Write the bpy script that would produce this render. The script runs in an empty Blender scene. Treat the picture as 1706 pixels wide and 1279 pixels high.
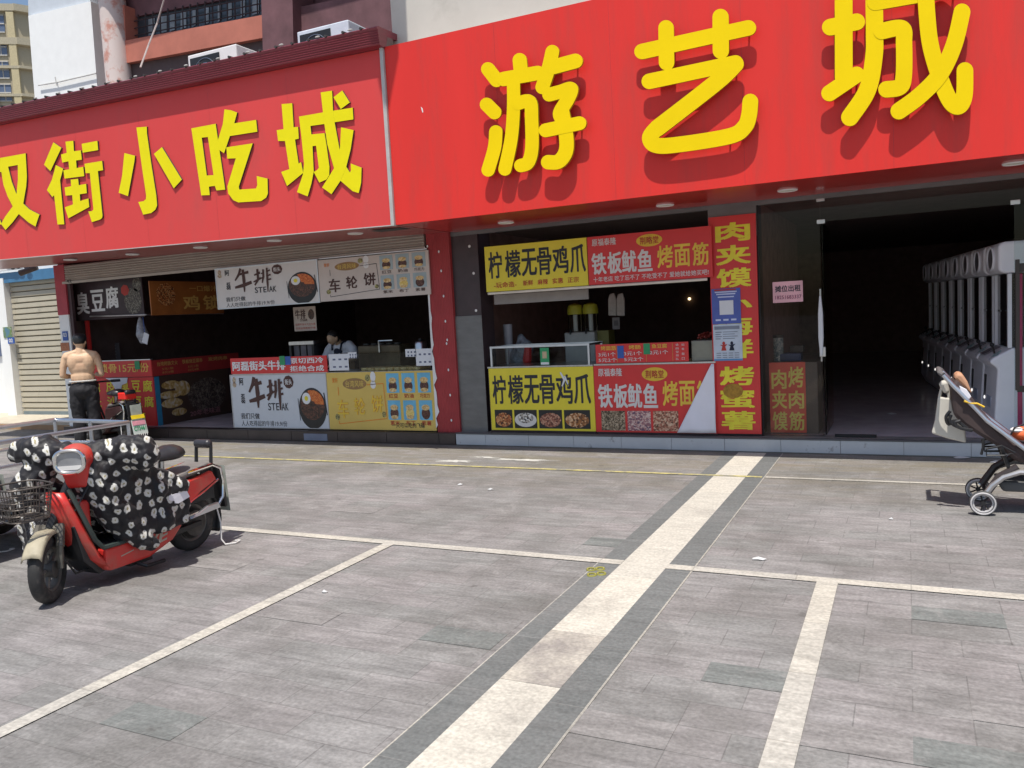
import bpy, bmesh, math, random
from mathutils import Vector, Matrix
random.seed(7)
SC = bpy.context.scene
COL = SC.collection
rad = math.radians
# ---------------------------------------------------------------- camera
CAMH = 1.62
FPX = 1369.0                       # focal length in pixels of a 1706 px wide frame
YAW, PITCH, ROLL = rad(25.865), rad(-4.906), rad(-3.091)
_f = Vector((-math.sin(YAW)*math.cos(PITCH), math.cos(YAW)*math.cos(PITCH), math.sin(PITCH)))
_r = Vector((math.cos(YAW), math.sin(YAW), 0))
_u = _r.cross(_f)
RX = math.cos(ROLL)*_r + math.sin(ROLL)*_u
UX = -math.sin(ROLL)*_r + math.cos(ROLL)*_u
camd = bpy.data.cameras.new('camera')
cam = bpy.data.objects.new('camera', camd)
COL.objects.link(cam)
camd.sensor_width = 36; camd.sensor_fit = 'HORIZONTAL'; camd.lens = 36*FPX/1706
camd.clip_start = 0.05; camd.clip_end = 2000
cam.matrix_world = Matrix(((RX.x, UX.x, -_f.x, 0), (RX.y, UX.y, -_f.y, 0), (RX.z, UX.z, -_f.z, CAMH), (0, 0, 0, 1)))
SC.camera = cam
# ---------------------------------------------------------------- sky, sun, exposure
SUN_DIR = Vector((-0.07, 0.35, -1)).normalized()       # the way the light travels
w = bpy.data.worlds.new('World'); SC.world = w; w.use_nodes = True
nt = w.node_tree; nt.nodes.clear()
sky = nt.nodes.new('ShaderNodeTexSky'); sky.sky_type = 'NISHITA'; sky.sun_disc = False
sky.sun_elevation = math.asin(-SUN_DIR.z)
sky.sun_rotation = math.atan2(-SUN_DIR.x, -SUN_DIR.y)
sky.air_density = 1.1; sky.dust_density = 1.5
bg = nt.nodes.new('ShaderNodeBackground'); bg.inputs[1].default_value = 0.12
wo = nt.nodes.new('ShaderNodeOutputWorld')
nt.links.new(sky.outputs[0], bg.inputs[0]); nt.links.new(bg.outputs[0], wo.inputs[0])
sl = bpy.data.lights.new('sun', 'SUN'); sl.energy = 4.8; sl.angle = rad(0.53); sl.color = (1, 0.955, 0.88)
so = bpy.data.objects.new('sun', sl); COL.objects.link(so)
so.rotation_euler = SUN_DIR.to_track_quat('-Z', 'Y').to_euler(); so.location = (0, -5, 20)
SC.view_settings.view_transform = 'Standard'; SC.view_settings.look = 'None'
SC.view_settings.exposure = 0.08; SC.view_settings.gamma = 1
SC.cycles.max_bounces = 8

# ---------------------------------------------------------------- measuring helpers
def ray(x, y):
    return RX*((x-853)/FPX) - UX*((y-639.5)/FPX) + _f
CP = Vector((0, 0, CAMH))
def fy(x, y, Y):
    d = ray(x, y); return CP + d*(Y/d.y)
def fx(x, y, X):
    d = ray(x, y); return CP + d*(X/d.x)
def fz(x, y, z=0.0):
    d = ray(x, y); return CP + d*((z-CAMH)/d.z)
# ---------------------------------------------------------------- materials
def lin(r, g, b):
    f = lambda c: (c/255/12.92) if c/255 <= .04045 else ((c/255+.055)/1.055)**2.4
    return (f(r), f(g), f(b))
def _n(t, kind, **kw):
    n = t.nodes.new(kind)
    for k, v in kw.items(): setattr(n, k, v)
    return n
def base(name):
    m = bpy.data.materials.new(name); m.use_nodes = True
    t = m.node_tree; b = t.nodes['Principled BSDF']
    return m, t, b
def M(name, col, rough=.5, metal=0, var=.12, scale=6, bump=0, stretch=(1, 1, 1), coat=0, dirt=None, dscale=3, dmin=.55, dmax=.75, spec=.5):
    m, t, b = base(name)
    tc = _n(t, 'ShaderNodeTexCoord'); mp = _n(t, 'ShaderNodeMapping'); mp.inputs['Scale'].default_value = stretch
    t.links.new(tc.outputs['Object'], mp.inputs[0])
    nz = _n(t, 'ShaderNodeTexNoise'); nz.inputs['Scale'].default_value = scale; nz.inputs['Detail'].default_value = 6
    nz.inputs['Roughness'].default_value = .6
    t.links.new(mp.outputs[0], nz.inputs['Vector'])
    rp = _n(t, 'ShaderNodeValToRGB')
    rp.color_ramp.elements[0].position = .3; rp.color_ramp.elements[1].position = .7
    rp.color_ramp.elements[0].color = tuple(c*(1-var) for c in col)+(1,)
    rp.color_ramp.elements[1].color = tuple(min(1, c*(1+var)) for c in col)+(1,)
    t.links.new(nz.outputs['Fac'], rp.inputs[0])
    out = rp.outputs[0]
    if dirt:
        n2 = _n(t, 'ShaderNodeTexNoise'); n2.inputs['Scale'].default_value = dscale; n2.inputs['Detail'].default_value = 8; n2.inputs['Roughness'].default_value = .68
        t.links.new(mp.outputs[0], n2.inputs['Vector'])
        r2 = _n(t, 'ShaderNodeValToRGB'); r2.color_ramp.elements[0].position = dmin; r2.color_ramp.elements[1].position = dmax
        t.links.new(n2.outputs['Fac'], r2.inputs[0])
        mx = _n(t, 'ShaderNodeMix', data_type='RGBA'); t.links.new(r2.outputs[0], mx.inputs[0])
        t.links.new(out, mx.inputs[6]); mx.inputs[7].default_value = tuple(dirt)+(1,)
        out = mx.outputs[2]
    t.links.new(out, b.inputs['Base Color'])
    b.inputs['Roughness'].default_value = rough; b.inputs['Metallic'].default_value = metal
    b.inputs['Coat Weight'].default_value = coat; b.inputs['Specular IOR Level'].default_value = spec
    if bump:
        bp = _n(t, 'ShaderNodeBump'); bp.inputs['Strength'].default_value = bump; bp.inputs['Distance'].default_value = .01
        t.links.new(nz.outputs['Fac'], bp.inputs['Height']); t.links.new(bp.outputs[0], b.inputs['Normal'])
    return m
def Mglass(name, tint=(.9, .95, .95), trans=.85, rough=.02, ior=1.35):
    m, t, b = base(name)
    g = _n(t, 'ShaderNodeBsdfGlossy'); g.inputs['Roughness'].default_value = rough; g.inputs['Color'].default_value = (.9, .83, .76, 1)
    tr = _n(t, 'ShaderNodeBsdfTransparent'); tr.inputs[0].default_value = tuple(c*trans for c in tint)+(1,)
    fr = _n(t, 'ShaderNodeFresnel'); fr.inputs[0].default_value = ior
    mx = _n(t, 'ShaderNodeMixShader'); t.links.new(fr.outputs[0], mx.inputs[0]); t.links.new(tr.outputs[0], mx.inputs[1]); t.links.new(g.outputs[0], mx.inputs[2])
    t.links.new(mx.outputs[0], t.nodes['Material Output'].inputs[0])
    return m
def Memit(name, col, s):
    m, t, b = base(name)
    b.inputs['Base Color'].default_value = (.8, .8, .8, 1); b.inputs['Emission Color'].default_value = tuple(col)+(1,); b.inputs['Emission Strength'].default_value = s
    return m
def Mphoto(name, cols, scale=14, kind='noise'):
    """a printed photograph of food: blotches of the given inks"""
    m, t, b = base(name)
    tc = _n(t, 'ShaderNodeTexCoord')
    if kind == 'vor':
        v = _n(t, 'ShaderNodeTexVoronoi'); v.inputs['Scale'].default_value = scale; t.links.new(tc.outputs['Object'], v.inputs['Vector'])
        sp = _n(t, 'ShaderNodeSeparateColor'); t.links.new(v.outputs['Color'], sp.inputs[0]); fac = sp.outputs[0]
    else:
        v = _n(t, 'ShaderNodeTexNoise'); v.inputs['Scale'].default_value = scale; v.inputs['Detail'].default_value = 3; v.inputs['Distortion'].default_value = 1.2
        t.links.new(tc.outputs['Object'], v.inputs['Vector']); fac = v.outputs['Fac']
    rp = _n(t, 'ShaderNodeValToRGB'); e = rp.color_ramp.elements
    lo, hi = (.05, .95) if kind == 'vor' else (.34, .66)
    e[0].position = lo; e[0].color = tuple(cols[0])+(1,); e[1].position = hi; e[1].color = tuple(cols[-1])+(1,)
    for i, c in enumerate(cols[1:-1]):
        k = e.new(lo+(hi-lo)*(i+1)/(len(cols)-1)); k.color = tuple(c)+(1,)
    t.links.new(fac, rp.inputs[0]); t.links.new(rp.outputs[0], b.inputs['Base Color']); b.inputs['Roughness'].default_value = .4
    return m
def Mfloral(name):
    m, t, b = base(name)
    tc = _n(t, 'ShaderNodeTexCoord')
    n0 = _n(t, 'ShaderNodeTexNoise'); n0.inputs['Scale'].default_value = 26; n0.inputs['Detail'].default_value = 2
    t.links.new(tc.outputs['Object'], n0.inputs['Vector'])
    ad = _n(t, 'ShaderNodeVectorMath', operation='SCALE'); ad.inputs['Scale'].default_value = .035
    t.links.new(n0.outputs['Color'], ad.inputs[0])
    a2 = _n(t, 'ShaderNodeVectorMath', operation='ADD'); t.links.new(tc.outputs['Object'], a2.inputs[0]); t.links.new(ad.outputs[0], a2.inputs[1])
    v = _n(t, 'ShaderNodeTexVoronoi'); v.inputs['Scale'].default_value = 11.5; v.inputs['Randomness'].default_value = .5
    v.voronoi_dimensions = '2D'     # the print lies in the cloth: lay it along the two directions the cloth hangs in
    sx = _n(t, 'ShaderNodeSeparateXYZ'); t.links.new(a2.outputs[0], sx.inputs[0])
    c1 = _n(t, 'ShaderNodeMath', operation='MULTIPLY_ADD'); c1.inputs[1].default_value = .75; t.links.new(sx.outputs[0], c1.inputs[0]); t.links.new(sx.outputs[1], c1.inputs[2])
    c2 = _n(t, 'ShaderNodeMath', operation='MULTIPLY_ADD'); c2.inputs[1].default_value = .55; t.links.new(sx.outputs[0], c2.inputs[0]); t.links.new(sx.outputs[2], c2.inputs[2])
    cb = _n(t, 'ShaderNodeCombineXYZ'); t.links.new(c1.outputs[0], cb.inputs[0]); t.links.new(c2.outputs[0], cb.inputs[1])
    t.links.new(cb.outputs[0], v.inputs['Vector'])
    rp = _n(t, 'ShaderNodeValToRGB'); rp.color_ramp.interpolation = 'LINEAR'; e = rp.color_ramp.elements
    e[0].position = 0; e[0].color = (.30, .26, .14, 1)
    e[1].position = .36; e[1].color = (.012, .011, .014, 1)
    for p_, c in ((.07, (.34, .30, .18)), (.10, (.62, .60, .55)), (.26, (.55, .54, .51)), (.30, (.05, .05, .05))):
        k = e.new(p_); k.color = c+(1,)
    t.links.new(v.outputs['Distance'], rp.inputs[0])
    t.links.new(rp.outputs[0], b.inputs['Base Color']); b.inputs['Roughness'].default_value = .58; b.inputs['Specular IOR Level'].default_value = .35; b.inputs['Sheen Weight'].default_value = .1
    n3 = _n(t, 'ShaderNodeTexNoise'); n3.inputs['Scale'].default_value = 16; n3.inputs['Detail'].default_value = 4
    t.links.new(tc.outputs['Object'], n3.inputs['Vector'])
    bp = _n(t, 'ShaderNodeBump'); bp.inputs['Strength'].default_value = .3; bp.inputs['Distance'].default_value = .02
    t.links.new(n3.outputs['Fac'], bp.inputs['Height']); t.links.new(bp.outputs[0], b.inputs['Normal'])
    return m
# ---------------------------------------------------------------- objects
def thing(name, label=None, cat=None, loc=(0, 0, 0), rz=0, group=None, kind=None):
    o = bpy.data.objects.new(name, None); COL.objects.link(o); o.empty_display_size = .1
    o.location = loc; o.rotation_euler = (0, 0, rz)
    return tag(o, label, cat, group, kind)
def tag(o, label=None, cat=None, group=None, kind=None):
    if label: o['label'] = label
    if cat: o['category'] = cat
    if group: o['group'] = group
    if kind: o['kind'] = kind
    return o
def mw(o):
    m = Matrix.Translation(o.location) @ o.rotation_euler.to_matrix().to_4x4()
    return (mw(o.parent) @ m) if o.parent else m
_tc = {}
def text_mesh(s, bold):
    k = (s, bold)
    if k not in _tc:
        c = bpy.data.curves.new('t', 'FONT'); c.body = s; c.size = 1; c.offset = bold; c.resolution_u = 3; c.space_character = 1.04
        o = bpy.data.objects.new('t', c); COL.objects.link(o)
        dg = bpy.context.evaluated_depsgraph_get(); dg.update()
        m = bpy.data.meshes.new_from_object(o.evaluated_get(dg))
        vs = [tuple(v.co) for v in m.vertices]; fs = [tuple(p.vertices) for p in m.polygons]
        bpy.data.objects.remove(o); bpy.data.curves.remove(c); bpy.data.meshes.remove(m)
        xs = [v[0] for v in vs]; ys = [v[1] for v in vs]
        _tc[k] = (vs, fs, min(xs), max(xs), min(ys), max(ys))
    return _tc[k]
def fill_poly(loops):
    """triangulate a flat outline with holes (even-odd); returns 2-D verts, faces"""
    c = bpy.data.curves.new('t', 'CURVE'); c.dimensions = '2D'; c.fill_mode = 'BOTH'
    for lp in loops:
        sp = c.splines.new('POLY'); sp.points.add(len(lp)-1); sp.use_cyclic_u = True
        for q, (x, y) in zip(sp.points, lp): q.co = (x, y, 0, 1)
    o = bpy.data.objects.new('t', c); COL.objects.link(o)
    dg = bpy.context.evaluated_depsgraph_get(); dg.update()
    m = bpy.data.meshes.new_from_object(o.evaluated_get(dg))
    r = [tuple(v.co)[:2] for v in m.vertices], [tuple(p.vertices) for p in m.polygons]
    bpy.data.objects.remove(o); bpy.data.curves.remove(c); bpy.data.meshes.remove(m)
    return r
class Panel:
    """a flat board: O top-left corner, U along the top, V down the side, N out of its face"""
    def __init__(s, O, U, V, N=(0, -1, 0)):
        s.O, s.U, s.V, s.N = Vector(O), Vector(U), Vector(V), Vector(N)
    def pt(s, u, v, d=.004):
        return s.O + s.U*u + s.V*v + s.N*d
def px_panel(xl, yt, xr, yb, Y, x2=None, y2=None):
    a = fy(xl, yt, Y); b = fy(xr, yb, Y)
    return Panel((a.x, Y, a.z), (b.x-a.x, 0, 0), (0, 0, b.z-a.z))
def PX(X0, X1, zt, zb, Y):
    return Panel((X0, Y, zt), (X1-X0, 0, 0), (0, 0, zb-zt))
class MB:
    def __init__(s): s.v = []; s.f = []; s.m = []; s.k = 0
    def add(s, vs, fs):
        b = len(s.v); s.v += [Vector(v) for v in vs]
        for f in fs: s.f.append(tuple(b+i for i in f)); s.m.append(s.k)
        return s
    def poly(s, pts): return s.add(pts, [tuple(range(len(pts)))])
    def box(s, x0, x1, y0, y1, z0, z1):
        return s.add([(x0, y0, z0), (x1, y0, z0), (x1, y1, z0), (x0, y1, z0), (x0, y0, z1), (x1, y0, z1), (x1, y1, z1), (x0, y1, z1)],
                     [(3, 2, 1, 0), (4, 5, 6, 7), (0, 1, 5, 4), (1, 2, 6, 5), (2, 3, 7, 6), (3, 0, 4, 7)])
    def prism(s, pts, ext):
        n = len(pts); e = Vector(ext); pts = [Vector(p) for p in pts]
        return s.add(pts+[p+e for p in pts], [tuple(range(n))[::-1], tuple(range(n, 2*n))]+[(i, (i+1) % n, n+(i+1) % n, n+i) for i in range(n)])
    def slab(s, pn, u0, u1, v0, v1, d0, d1):
        return s.prism([pn.pt(u0, v0, d0), pn.pt(u1, v0, d0), pn.pt(u1, v1, d0), pn.pt(u0, v1, d0)], pn.N*(d1-d0))
    def tube(s, pts, r, n=8, closed=False, rs=None, cap=True):
        pts = [Vector(p) for p in pts]; N = len(pts); rings = []; b = len(s.v)
        t0 = (pts[1]-pts[0]).normalized(); a = t0.orthogonal().normalized()
        for i, p in enumerate(pts):
            if closed: t = (pts[(i+1) % N]-pts[i-1]).normalized()
            else: t = (pts[min(i+1, N-1)]-pts[max(i-1, 0)]).normalized()
            a = (a-t*a.dot(t)).normalized(); c = t.cross(a)
            rr = rs[i] if rs else r
            for k in range(n):
                an = 2*math.pi*k/n; s.v.append(p+(a*math.cos(an)+c*math.sin(an))*rr)
        for i in range(N if closed else N-1):
            j = (i+1) % N
            for k in range(n):
                s.f.append((b+i*n+k, b+i*n+(k+1) % n, b+j*n+(k+1) % n, b+j*n+k)); s.m.append(s.k)
        if not closed and cap:
            s.f.append(tuple(b+k for k in range(n))[::-1]); s.m.append(s.k)
            s.f.append(tuple(b+(N-1)*n+k for k in range(n))); s.m.append(s.k)
        return s
    def cyl(s, a, b, r0, r1=None, n=16): return s.tube([a, b], r0, n, rs=[r0, r0 if r1 is None else r1])
    def ell(s, c, r, nu=14, nv=9, rot=None):
        c = Vector(c); vs = []; fs = []
        for j in range(nv+1):
            th = math.pi*j/nv
            for i in range(nu):
                ph = 2*math.pi*i/nu
                q = Vector((r[0]*math.sin(th)*math.cos(ph), r[1]*math.sin(th)*math.sin(ph), r[2]*math.cos(th)))
                vs.append(c+(rot @ q if rot else q))
        for j in range(nv):
            for i in range(nu): fs.append((j*nu+i, (j+1)*nu+i, (j+1)*nu+(i+1) % nu, j*nu+(i+1) % nu))
        return s.add(vs, fs)
    def caps(s, pts, rs, n=12):
        """a tapering limb with round ends (for remeshed bodies)"""
        pts = [Vector(p) for p in pts]
        for p, r in zip(pts, rs): s.ell(p, (r, r, r), n, 8)
        return s.tube(pts, 0, n, rs=rs)
    def ring(s, c, R, r, ax, n=28, k=8, r2=None):
        c = Vector(c); ax = Vector(ax).normalized(); a = ax.orthogonal().normalized(); b_ = ax.cross(a)
        return s.tube([c+(a*math.cos(2*math.pi*i/n)+b_*math.sin(2*math.pi*i/n))*R for i in range(n)], r, k, closed=True)
    def lathe(s, prof, c, ax, n=24):
        c = Vector(c); ax = Vector(ax).normalized(); a = ax.orthogonal().normalized(); b_ = ax.cross(a); b = len(s.v)
        for (r, h) in prof:
            for i in range(n):
                an = 2*math.pi*i/n; s.v.append(c+ax*h+(a*math.cos(an)+b_*math.sin(an))*r)
        for j in range(len(prof)-1):
            for i in range(n):
                s.f.append((b+j*n+i, b+j*n+(i+1) % n, b+(j+1)*n+(i+1) % n, b+(j+1)*n+i)); s.m.append(s.k)
        return s
    def text(s, pn, body, u0, u1, v0, v1, bold=.02, d=.004, shear=0):
        vs, fs, a, b, c, e = text_mesh(body, 0)
        g = bold*.75                   # heavier strokes: the glyphs laid over themselves, a hair's breadth apart
        for i, (sx, sy) in enumerate(((0, 0), (-1, -.6), (1, .6), (-1, .6), (1, -.6), (-1, 0), (1, 0))[:1 if bold < .011 else 5 if bold < .035 else 7]):
            s.add([pn.pt(u0+(u1-u0)*(x+sx*g-a+g)/(b-a+2*g), v1+(v0-v1)*(y+sy*g-c+g)/(e-c+2*g), d+.00012*i) for x, y, _ in vs], fs)
        return s
    def fill(s, loops, fn, d0, d1):
        """outline with holes -> solid; fn(x, y, depth) gives the world point"""
        vs, fs = fill_poly(loops)
        s.add([fn(x, y, d1) for x, y in vs], fs)
        for lp in loops:
            n = len(lp); s.add([fn(x, y, d0) for x, y in lp]+[fn(x, y, d1) for x, y in lp], [(i, (i+1) % n, n+(i+1) % n, n+i) for i in range(n)])
        return s
    def disc(s, pn, u, v, ru, rv, d, n=24):
        return s.poly([pn.pt(u+ru*math.cos(2*math.pi*i/n), v+rv*math.sin(2*math.pi*i/n), d) for i in range(n)])
    def build(s, name, mat, parent=None, bev=0, smooth=False, local=False, ang=40, remesh=0, fair=0, weld=False, sub=0):
        me = bpy.data.meshes.new(name)
        vs = s.v
        if parent is not None and not local:
            inv = mw(parent).inverted(); vs = [inv @ v for v in vs]
        me.from_pydata([tuple(v) for v in vs], [], s.f)
        mats = mat if isinstance(mat, (list, tuple)) else [mat]
        for q in mats: me.materials.append(q)
        me.polygons.foreach_set('material_index', [min(i, len(mats)-1) for i in s.m])
        bm = bmesh.new(); bm.from_mesh(me)
        if weld: bmesh.ops.remove_doubles(bm, verts=bm.verts, dist=1e-5)
        bmesh.ops.recalc_face_normals(bm, faces=bm.faces); bm.to_mesh(me); bm.free()
        if smooth:
            me.shade_smooth(); me.set_sharp_from_angle(angle=rad(ang))
        o = bpy.data.objects.new(name, me); COL.objects.link(o)
        if parent is not None: o.parent = parent
        if bev:
            q = o.modifiers.new('bevel', 'BEVEL'); q.width = bev; q.segments = 2; q.limit_method = 'ANGLE'
        if remesh:
            q = o.modifiers.new('remesh', 'REMESH'); q.mode = 'VOXEL'; q.voxel_size = remesh; q.use_smooth_shade = True
            if fair:
                q = o.modifiers.new('smooth', 'SMOOTH'); q.factor = .5; q.iterations = fair
        if sub:
            q = o.modifiers.new('sub', 'SUBSURF'); q.levels = sub; q.render_levels = sub
        return o
def copy_tree(o, parent=None):
    c = o.copy(); COL.objects.link(c)
    if parent is not None: c.parent = parent
    for ch in list(o.children):
        if ch is not c: copy_tree(ch, c)
    return c
# ================================================================ materials
def Mtile(name, c1, c2, mortar, bw, bh, ms=.006, var=.22, sx=1.3, sy=9, rough=.75, stain=(.10, .095, .09), smin=.56, smax=.78, off=.5, grime=False):
    m, t, b = base(name)
    tc = _n(t, 'ShaderNodeTexCoord')
    br = _n(t, 'ShaderNodeTexBrick'); br.offset = off; br.squash = 1
    br.inputs['Scale'].default_value = 1; br.inputs['Brick Width'].default_value = bw; br.inputs['Row Height'].default_value = bh
    br.inputs['Mortar Size'].default_value = ms; br.inputs['Mortar Smooth'].default_value = .3; br.inputs['Bias'].default_value = 0
    br.inputs['Color1'].default_value = tuple(c1)+(1,); br.inputs['Color2'].default_value = tuple(c2)+(1,); br.inputs['Mortar'].default_value = tuple(mortar)+(1,)
    t.links.new(tc.outputs['Object'], br.inputs['Vector'])
    mp = _n(t, 'ShaderNodeMapping'); mp.inputs['Scale'].default_value = (sx, sy, 1); t.links.new(tc.outputs['Object'], mp.inputs[0])
    n1 = _n(t, 'ShaderNodeTexNoise'); n1.inputs['Scale'].default_value = 2.2; n1.inputs['Detail'].default_value = 10; n1.inputs['Roughness'].default_value = .72
    t.links.new(mp.outputs[0], n1.inputs['Vector'])
    r1 = _n(t, 'ShaderNodeMapRange'); r1.inputs[1].default_value = .3; r1.inputs[2].default_value = .7; r1.inputs[3].default_value = 1-var; r1.inputs[4].default_value = 1+var
    t.links.new(n1.outputs['Fac'], r1.inputs[0])
    m1 = _n(t, 'ShaderNodeVectorMath', operation='SCALE'); t.links.new(br.outputs['Color'], m1.inputs[0]); t.links.new(r1.outputs[0], m1.inputs['Scale'])
    n2 = _n(t, 'ShaderNodeTexNoise'); n2.inputs['Scale'].default_value = .9; n2.inputs['Detail'].default_value = 9; n2.inputs['Roughness'].default_value = .66
    t.links.new(tc.outputs['Object'], n2.inputs['Vector'])
    r2 = _n(t, 'ShaderNodeMapRange'); r2.inputs[1].default_value = smin; r2.inputs[2].default_value = smax; r2.inputs[3].default_value = 0; r2.inputs[4].default_value = .82
    t.links.new(n2.outputs['Fac'], r2.inputs[0])
    mx = _n(t, 'ShaderNodeMix', data_type='RGBA'); t.links.new(r2.outputs[0], mx.inputs[0]); t.links.new(m1.outputs[0], mx.inputs[6]); mx.inputs[7].default_value = tuple(stain)+(1,)
    if grime:      # trodden grease in the strip before the stalls, and pale worn blotches elsewhere
        sx_ = _n(t, 'ShaderNodeSeparateXYZ'); t.links.new(tc.outputs['Object'], sx_.inputs[0])
        g1 = _n(t, 'ShaderNodeMapRange'); g1.inputs[1].default_value = 6.6; g1.inputs[2].default_value = 8.2; g1.inputs[3].default_value = 0; g1.inputs[4].default_value = .8
        t.links.new(sx_.outputs[1], g1.inputs[0])
        n5 = _n(t, 'ShaderNodeTexNoise'); n5.inputs['Scale'].default_value = .7; n5.inputs['Detail'].default_value = 8; n5.inputs['Roughness'].default_value = .7; t.links.new(mp.outputs[0], n5.inputs['Vector'])
        g2 = _n(t, 'ShaderNodeMapRange'); g2.inputs[1].default_value = .38; g2.inputs[2].default_value = .62; t.links.new(n5.outputs['Fac'], g2.inputs[0])
        g3 = _n(t, 'ShaderNodeMath', operation='MULTIPLY'); t.links.new(g1.outputs[0], g3.inputs[0]); t.links.new(g2.outputs[0], g3.inputs[1])
        mg = _n(t, 'ShaderNodeMix', data_type='RGBA'); t.links.new(g3.outputs[0], mg.inputs[0]); t.links.new(mx.outputs[2], mg.inputs[6]); mg.inputs[7].default_value = (.19, .165, .115, 1)
        n6 = _n(t, 'ShaderNodeTexNoise'); n6.inputs['Scale'].default_value = 3.4; n6.inputs['Detail'].default_value = 10; n6.inputs['Roughness'].default_value = .75; n6.inputs['Distortion'].default_value = .6; t.links.new(tc.outputs['Object'], n6.inputs['Vector'])
        g4 = _n(t, 'ShaderNodeMapRange'); g4.inputs[1].default_value = .53; g4.inputs[2].default_value = .70; g4.inputs[4].default_value = .72; t.links.new(n6.outputs['Fac'], g4.inputs[0])
        mx = _n(t, 'ShaderNodeMix', data_type='RGBA'); t.links.new(g4.outputs[0], mx.inputs[0]); t.links.new(mg.outputs[2], mx.inputs[6]); mx.inputs[7].default_value = (.30, .288, .28, 1)
    if grime:      # trodden gum and oil spots
        vg = _n(t, 'ShaderNodeTexVoronoi'); vg.inputs['Scale'].default_value = 2.6; vg.inputs['Randomness'].default_value = 1
        n7 = _n(t, 'ShaderNodeTexNoise'); n7.inputs['Scale'].default_value = 30; t.links.new(tc.outputs['Object'], n7.inputs['Vector'])
        a7 = _n(t, 'ShaderNodeVectorMath', operation='SCALE'); a7.inputs['Scale'].default_value = .05; t.links.new(n7.outputs['Color'], a7.inputs[0])
        b7 = _n(t, 'ShaderNodeVectorMath', operation='ADD'); t.links.new(tc.outputs['Object'], b7.inputs[0]); t.links.new(a7.outputs[0], b7.inputs[1]); t.links.new(b7.outputs[0], vg.inputs['Vector'])
        g7 = _n(t, 'ShaderNodeMapRange'); g7.inputs[1].default_value = .045; g7.inputs[2].default_value = .09; g7.inputs[3].default_value = .5; g7.inputs[4].default_value = 0; t.links.new(vg.outputs['Distance'], g7.inputs[0])
        m7 = _n(t, 'ShaderNodeMix', data_type='RGBA'); t.links.new(g7.outputs[0], m7.inputs[0]); t.links.new(mx.outputs[2], m7.inputs[6]); m7.inputs[7].default_value = (.085, .08, .075, 1); mx = m7
    n4 = _n(t, 'ShaderNodeTexNoise'); n4.inputs['Scale'].default_value = 55; n4.inputs['Detail'].default_value = 5
    t.links.new(tc.outputs['Object'], n4.inputs['Vector'])
    r4 = _n(t, 'ShaderNodeMapRange'); r4.inputs[1].default_value = .3; r4.inputs[2].default_value = .7; r4.inputs[3].default_value = .82; r4.inputs[4].default_value = 1.18
    t.links.new(n4.outputs['Fac'], r4.inputs[0])
    m3 = _n(t, 'ShaderNodeVectorMath', operation='SCALE'); t.links.new(mx.outputs[2], m3.inputs[0]); t.links.new(r4.outputs[0], m3.inputs['Scale'])
    t.links.new(m3.outputs[0], b.inputs['Base Color']); b.inputs['Roughness'].default_value = rough
    bp = _n(t, 'ShaderNodeBump'); bp.inputs['Strength'].default_value = .35; bp.inputs['Distance'].default_value = .006
    hh = _n(t, 'ShaderNodeMath', operation='SUBTRACT'); t.links.new(n1.outputs['Fac'], hh.inputs[0]); t.links.new(br.outputs['Fac'], hh.inputs[1])
    t.links.new(hh.outputs[0], bp.inputs['Height']); t.links.new(bp.outputs[0], b.inputs['Normal'])
    return m
K = {}
K['paving'] = Mtile('paving', (.250, .232, .231), (.216, .213, .208), (.165, .158, .155), .41, .20, ms=.003, var=.36, sx=1.2, sy=6.5, stain=(.120, .116, .108), smin=.43, smax=.66, grime=True)
K['band'] = Mtile('light_stone', (.54, .505, .435), (.48, .455, .40), (.40, .38, .33), 30, 1.16, ms=.004, var=.16, sx=2, sy=7, stain=(.24, .22, .20), smin=.54, smax=.74, off=0)
K['line'] = Mtile('thin_light_stone', (.47, .44, .38), (.42, .40, .36), (.34, .32, .28), .6, .6, ms=.004, var=.25, stain=(.24, .23, .21), smin=.5, smax=.75, off=0)
K['darkband'] = Mtile('dark_stone', (.150, .156, .154), (.128, .134, .132), (.18, .18, .175), 30, .6, ms=.004, var=.22, stain=(.19, .185, .18), smin=.52, smax=.75, off=0)
K['yellowline'] = M('worn_yellow_paint', (.48, .42, .17), .75, var=.3, scale=20, dirt=(.25, .24, .2), dscale=7, dmin=.5, dmax=.62)
K['red'] = M('red_sign_panel', (.745, .040, .032), .42, var=.05, scale=.8, bump=.25, stretch=(2.2, 1, .3), dirt=(.55, .055, .045), dscale=1.8, dmin=.48, dmax=.8, spec=.25)
K['redold'] = M('faded_red_sign_panel', (.69, .065, .062), .45, var=.06, scale=.8, bump=.25, stretch=(1, 1, .35), dirt=(.56, .075, .07), dscale=1.6, dmin=.5, dmax=.8, spec=.25)
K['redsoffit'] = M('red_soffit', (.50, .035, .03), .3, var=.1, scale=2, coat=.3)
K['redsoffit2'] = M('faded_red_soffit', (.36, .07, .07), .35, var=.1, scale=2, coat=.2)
K['maroon'] = M('maroon_metal', (.21, .028, .042), .38, var=.15, scale=3, stretch=(.5, 2, 8), coat=.2)
K['yellow'] = M('yellow_acrylic', (.92, .66, .004), .38, var=.04, scale=2, spec=.12)
K['yellow2'] = M('yellow_letter', (.84, .74, .008), .5, var=.03, spec=.15)
K['yrim'] = M('yellow_letter_return', (.42, .30, .012), .4)
K['alu'] = M('aluminium', (.62, .64, .68), .35, 1, var=.08)
K['steel'] = M('brushed_steel', (.55, .55, .56), .28, 1, var=.1, scale=20)
K['greytrim'] = M('grey_trim', (.48, .47, .45), .5)
K['beigewall'] = M('beige_render', (.58, .545, .49), .85, var=.06, scale=2, bump=.1, dirt=(.40, .37, .32), dscale=1.2, dmin=.55, dmax=.85)
K['whitewall'] = M('white_wall', (.87, .88, .87), .8, var=.03)
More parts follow.
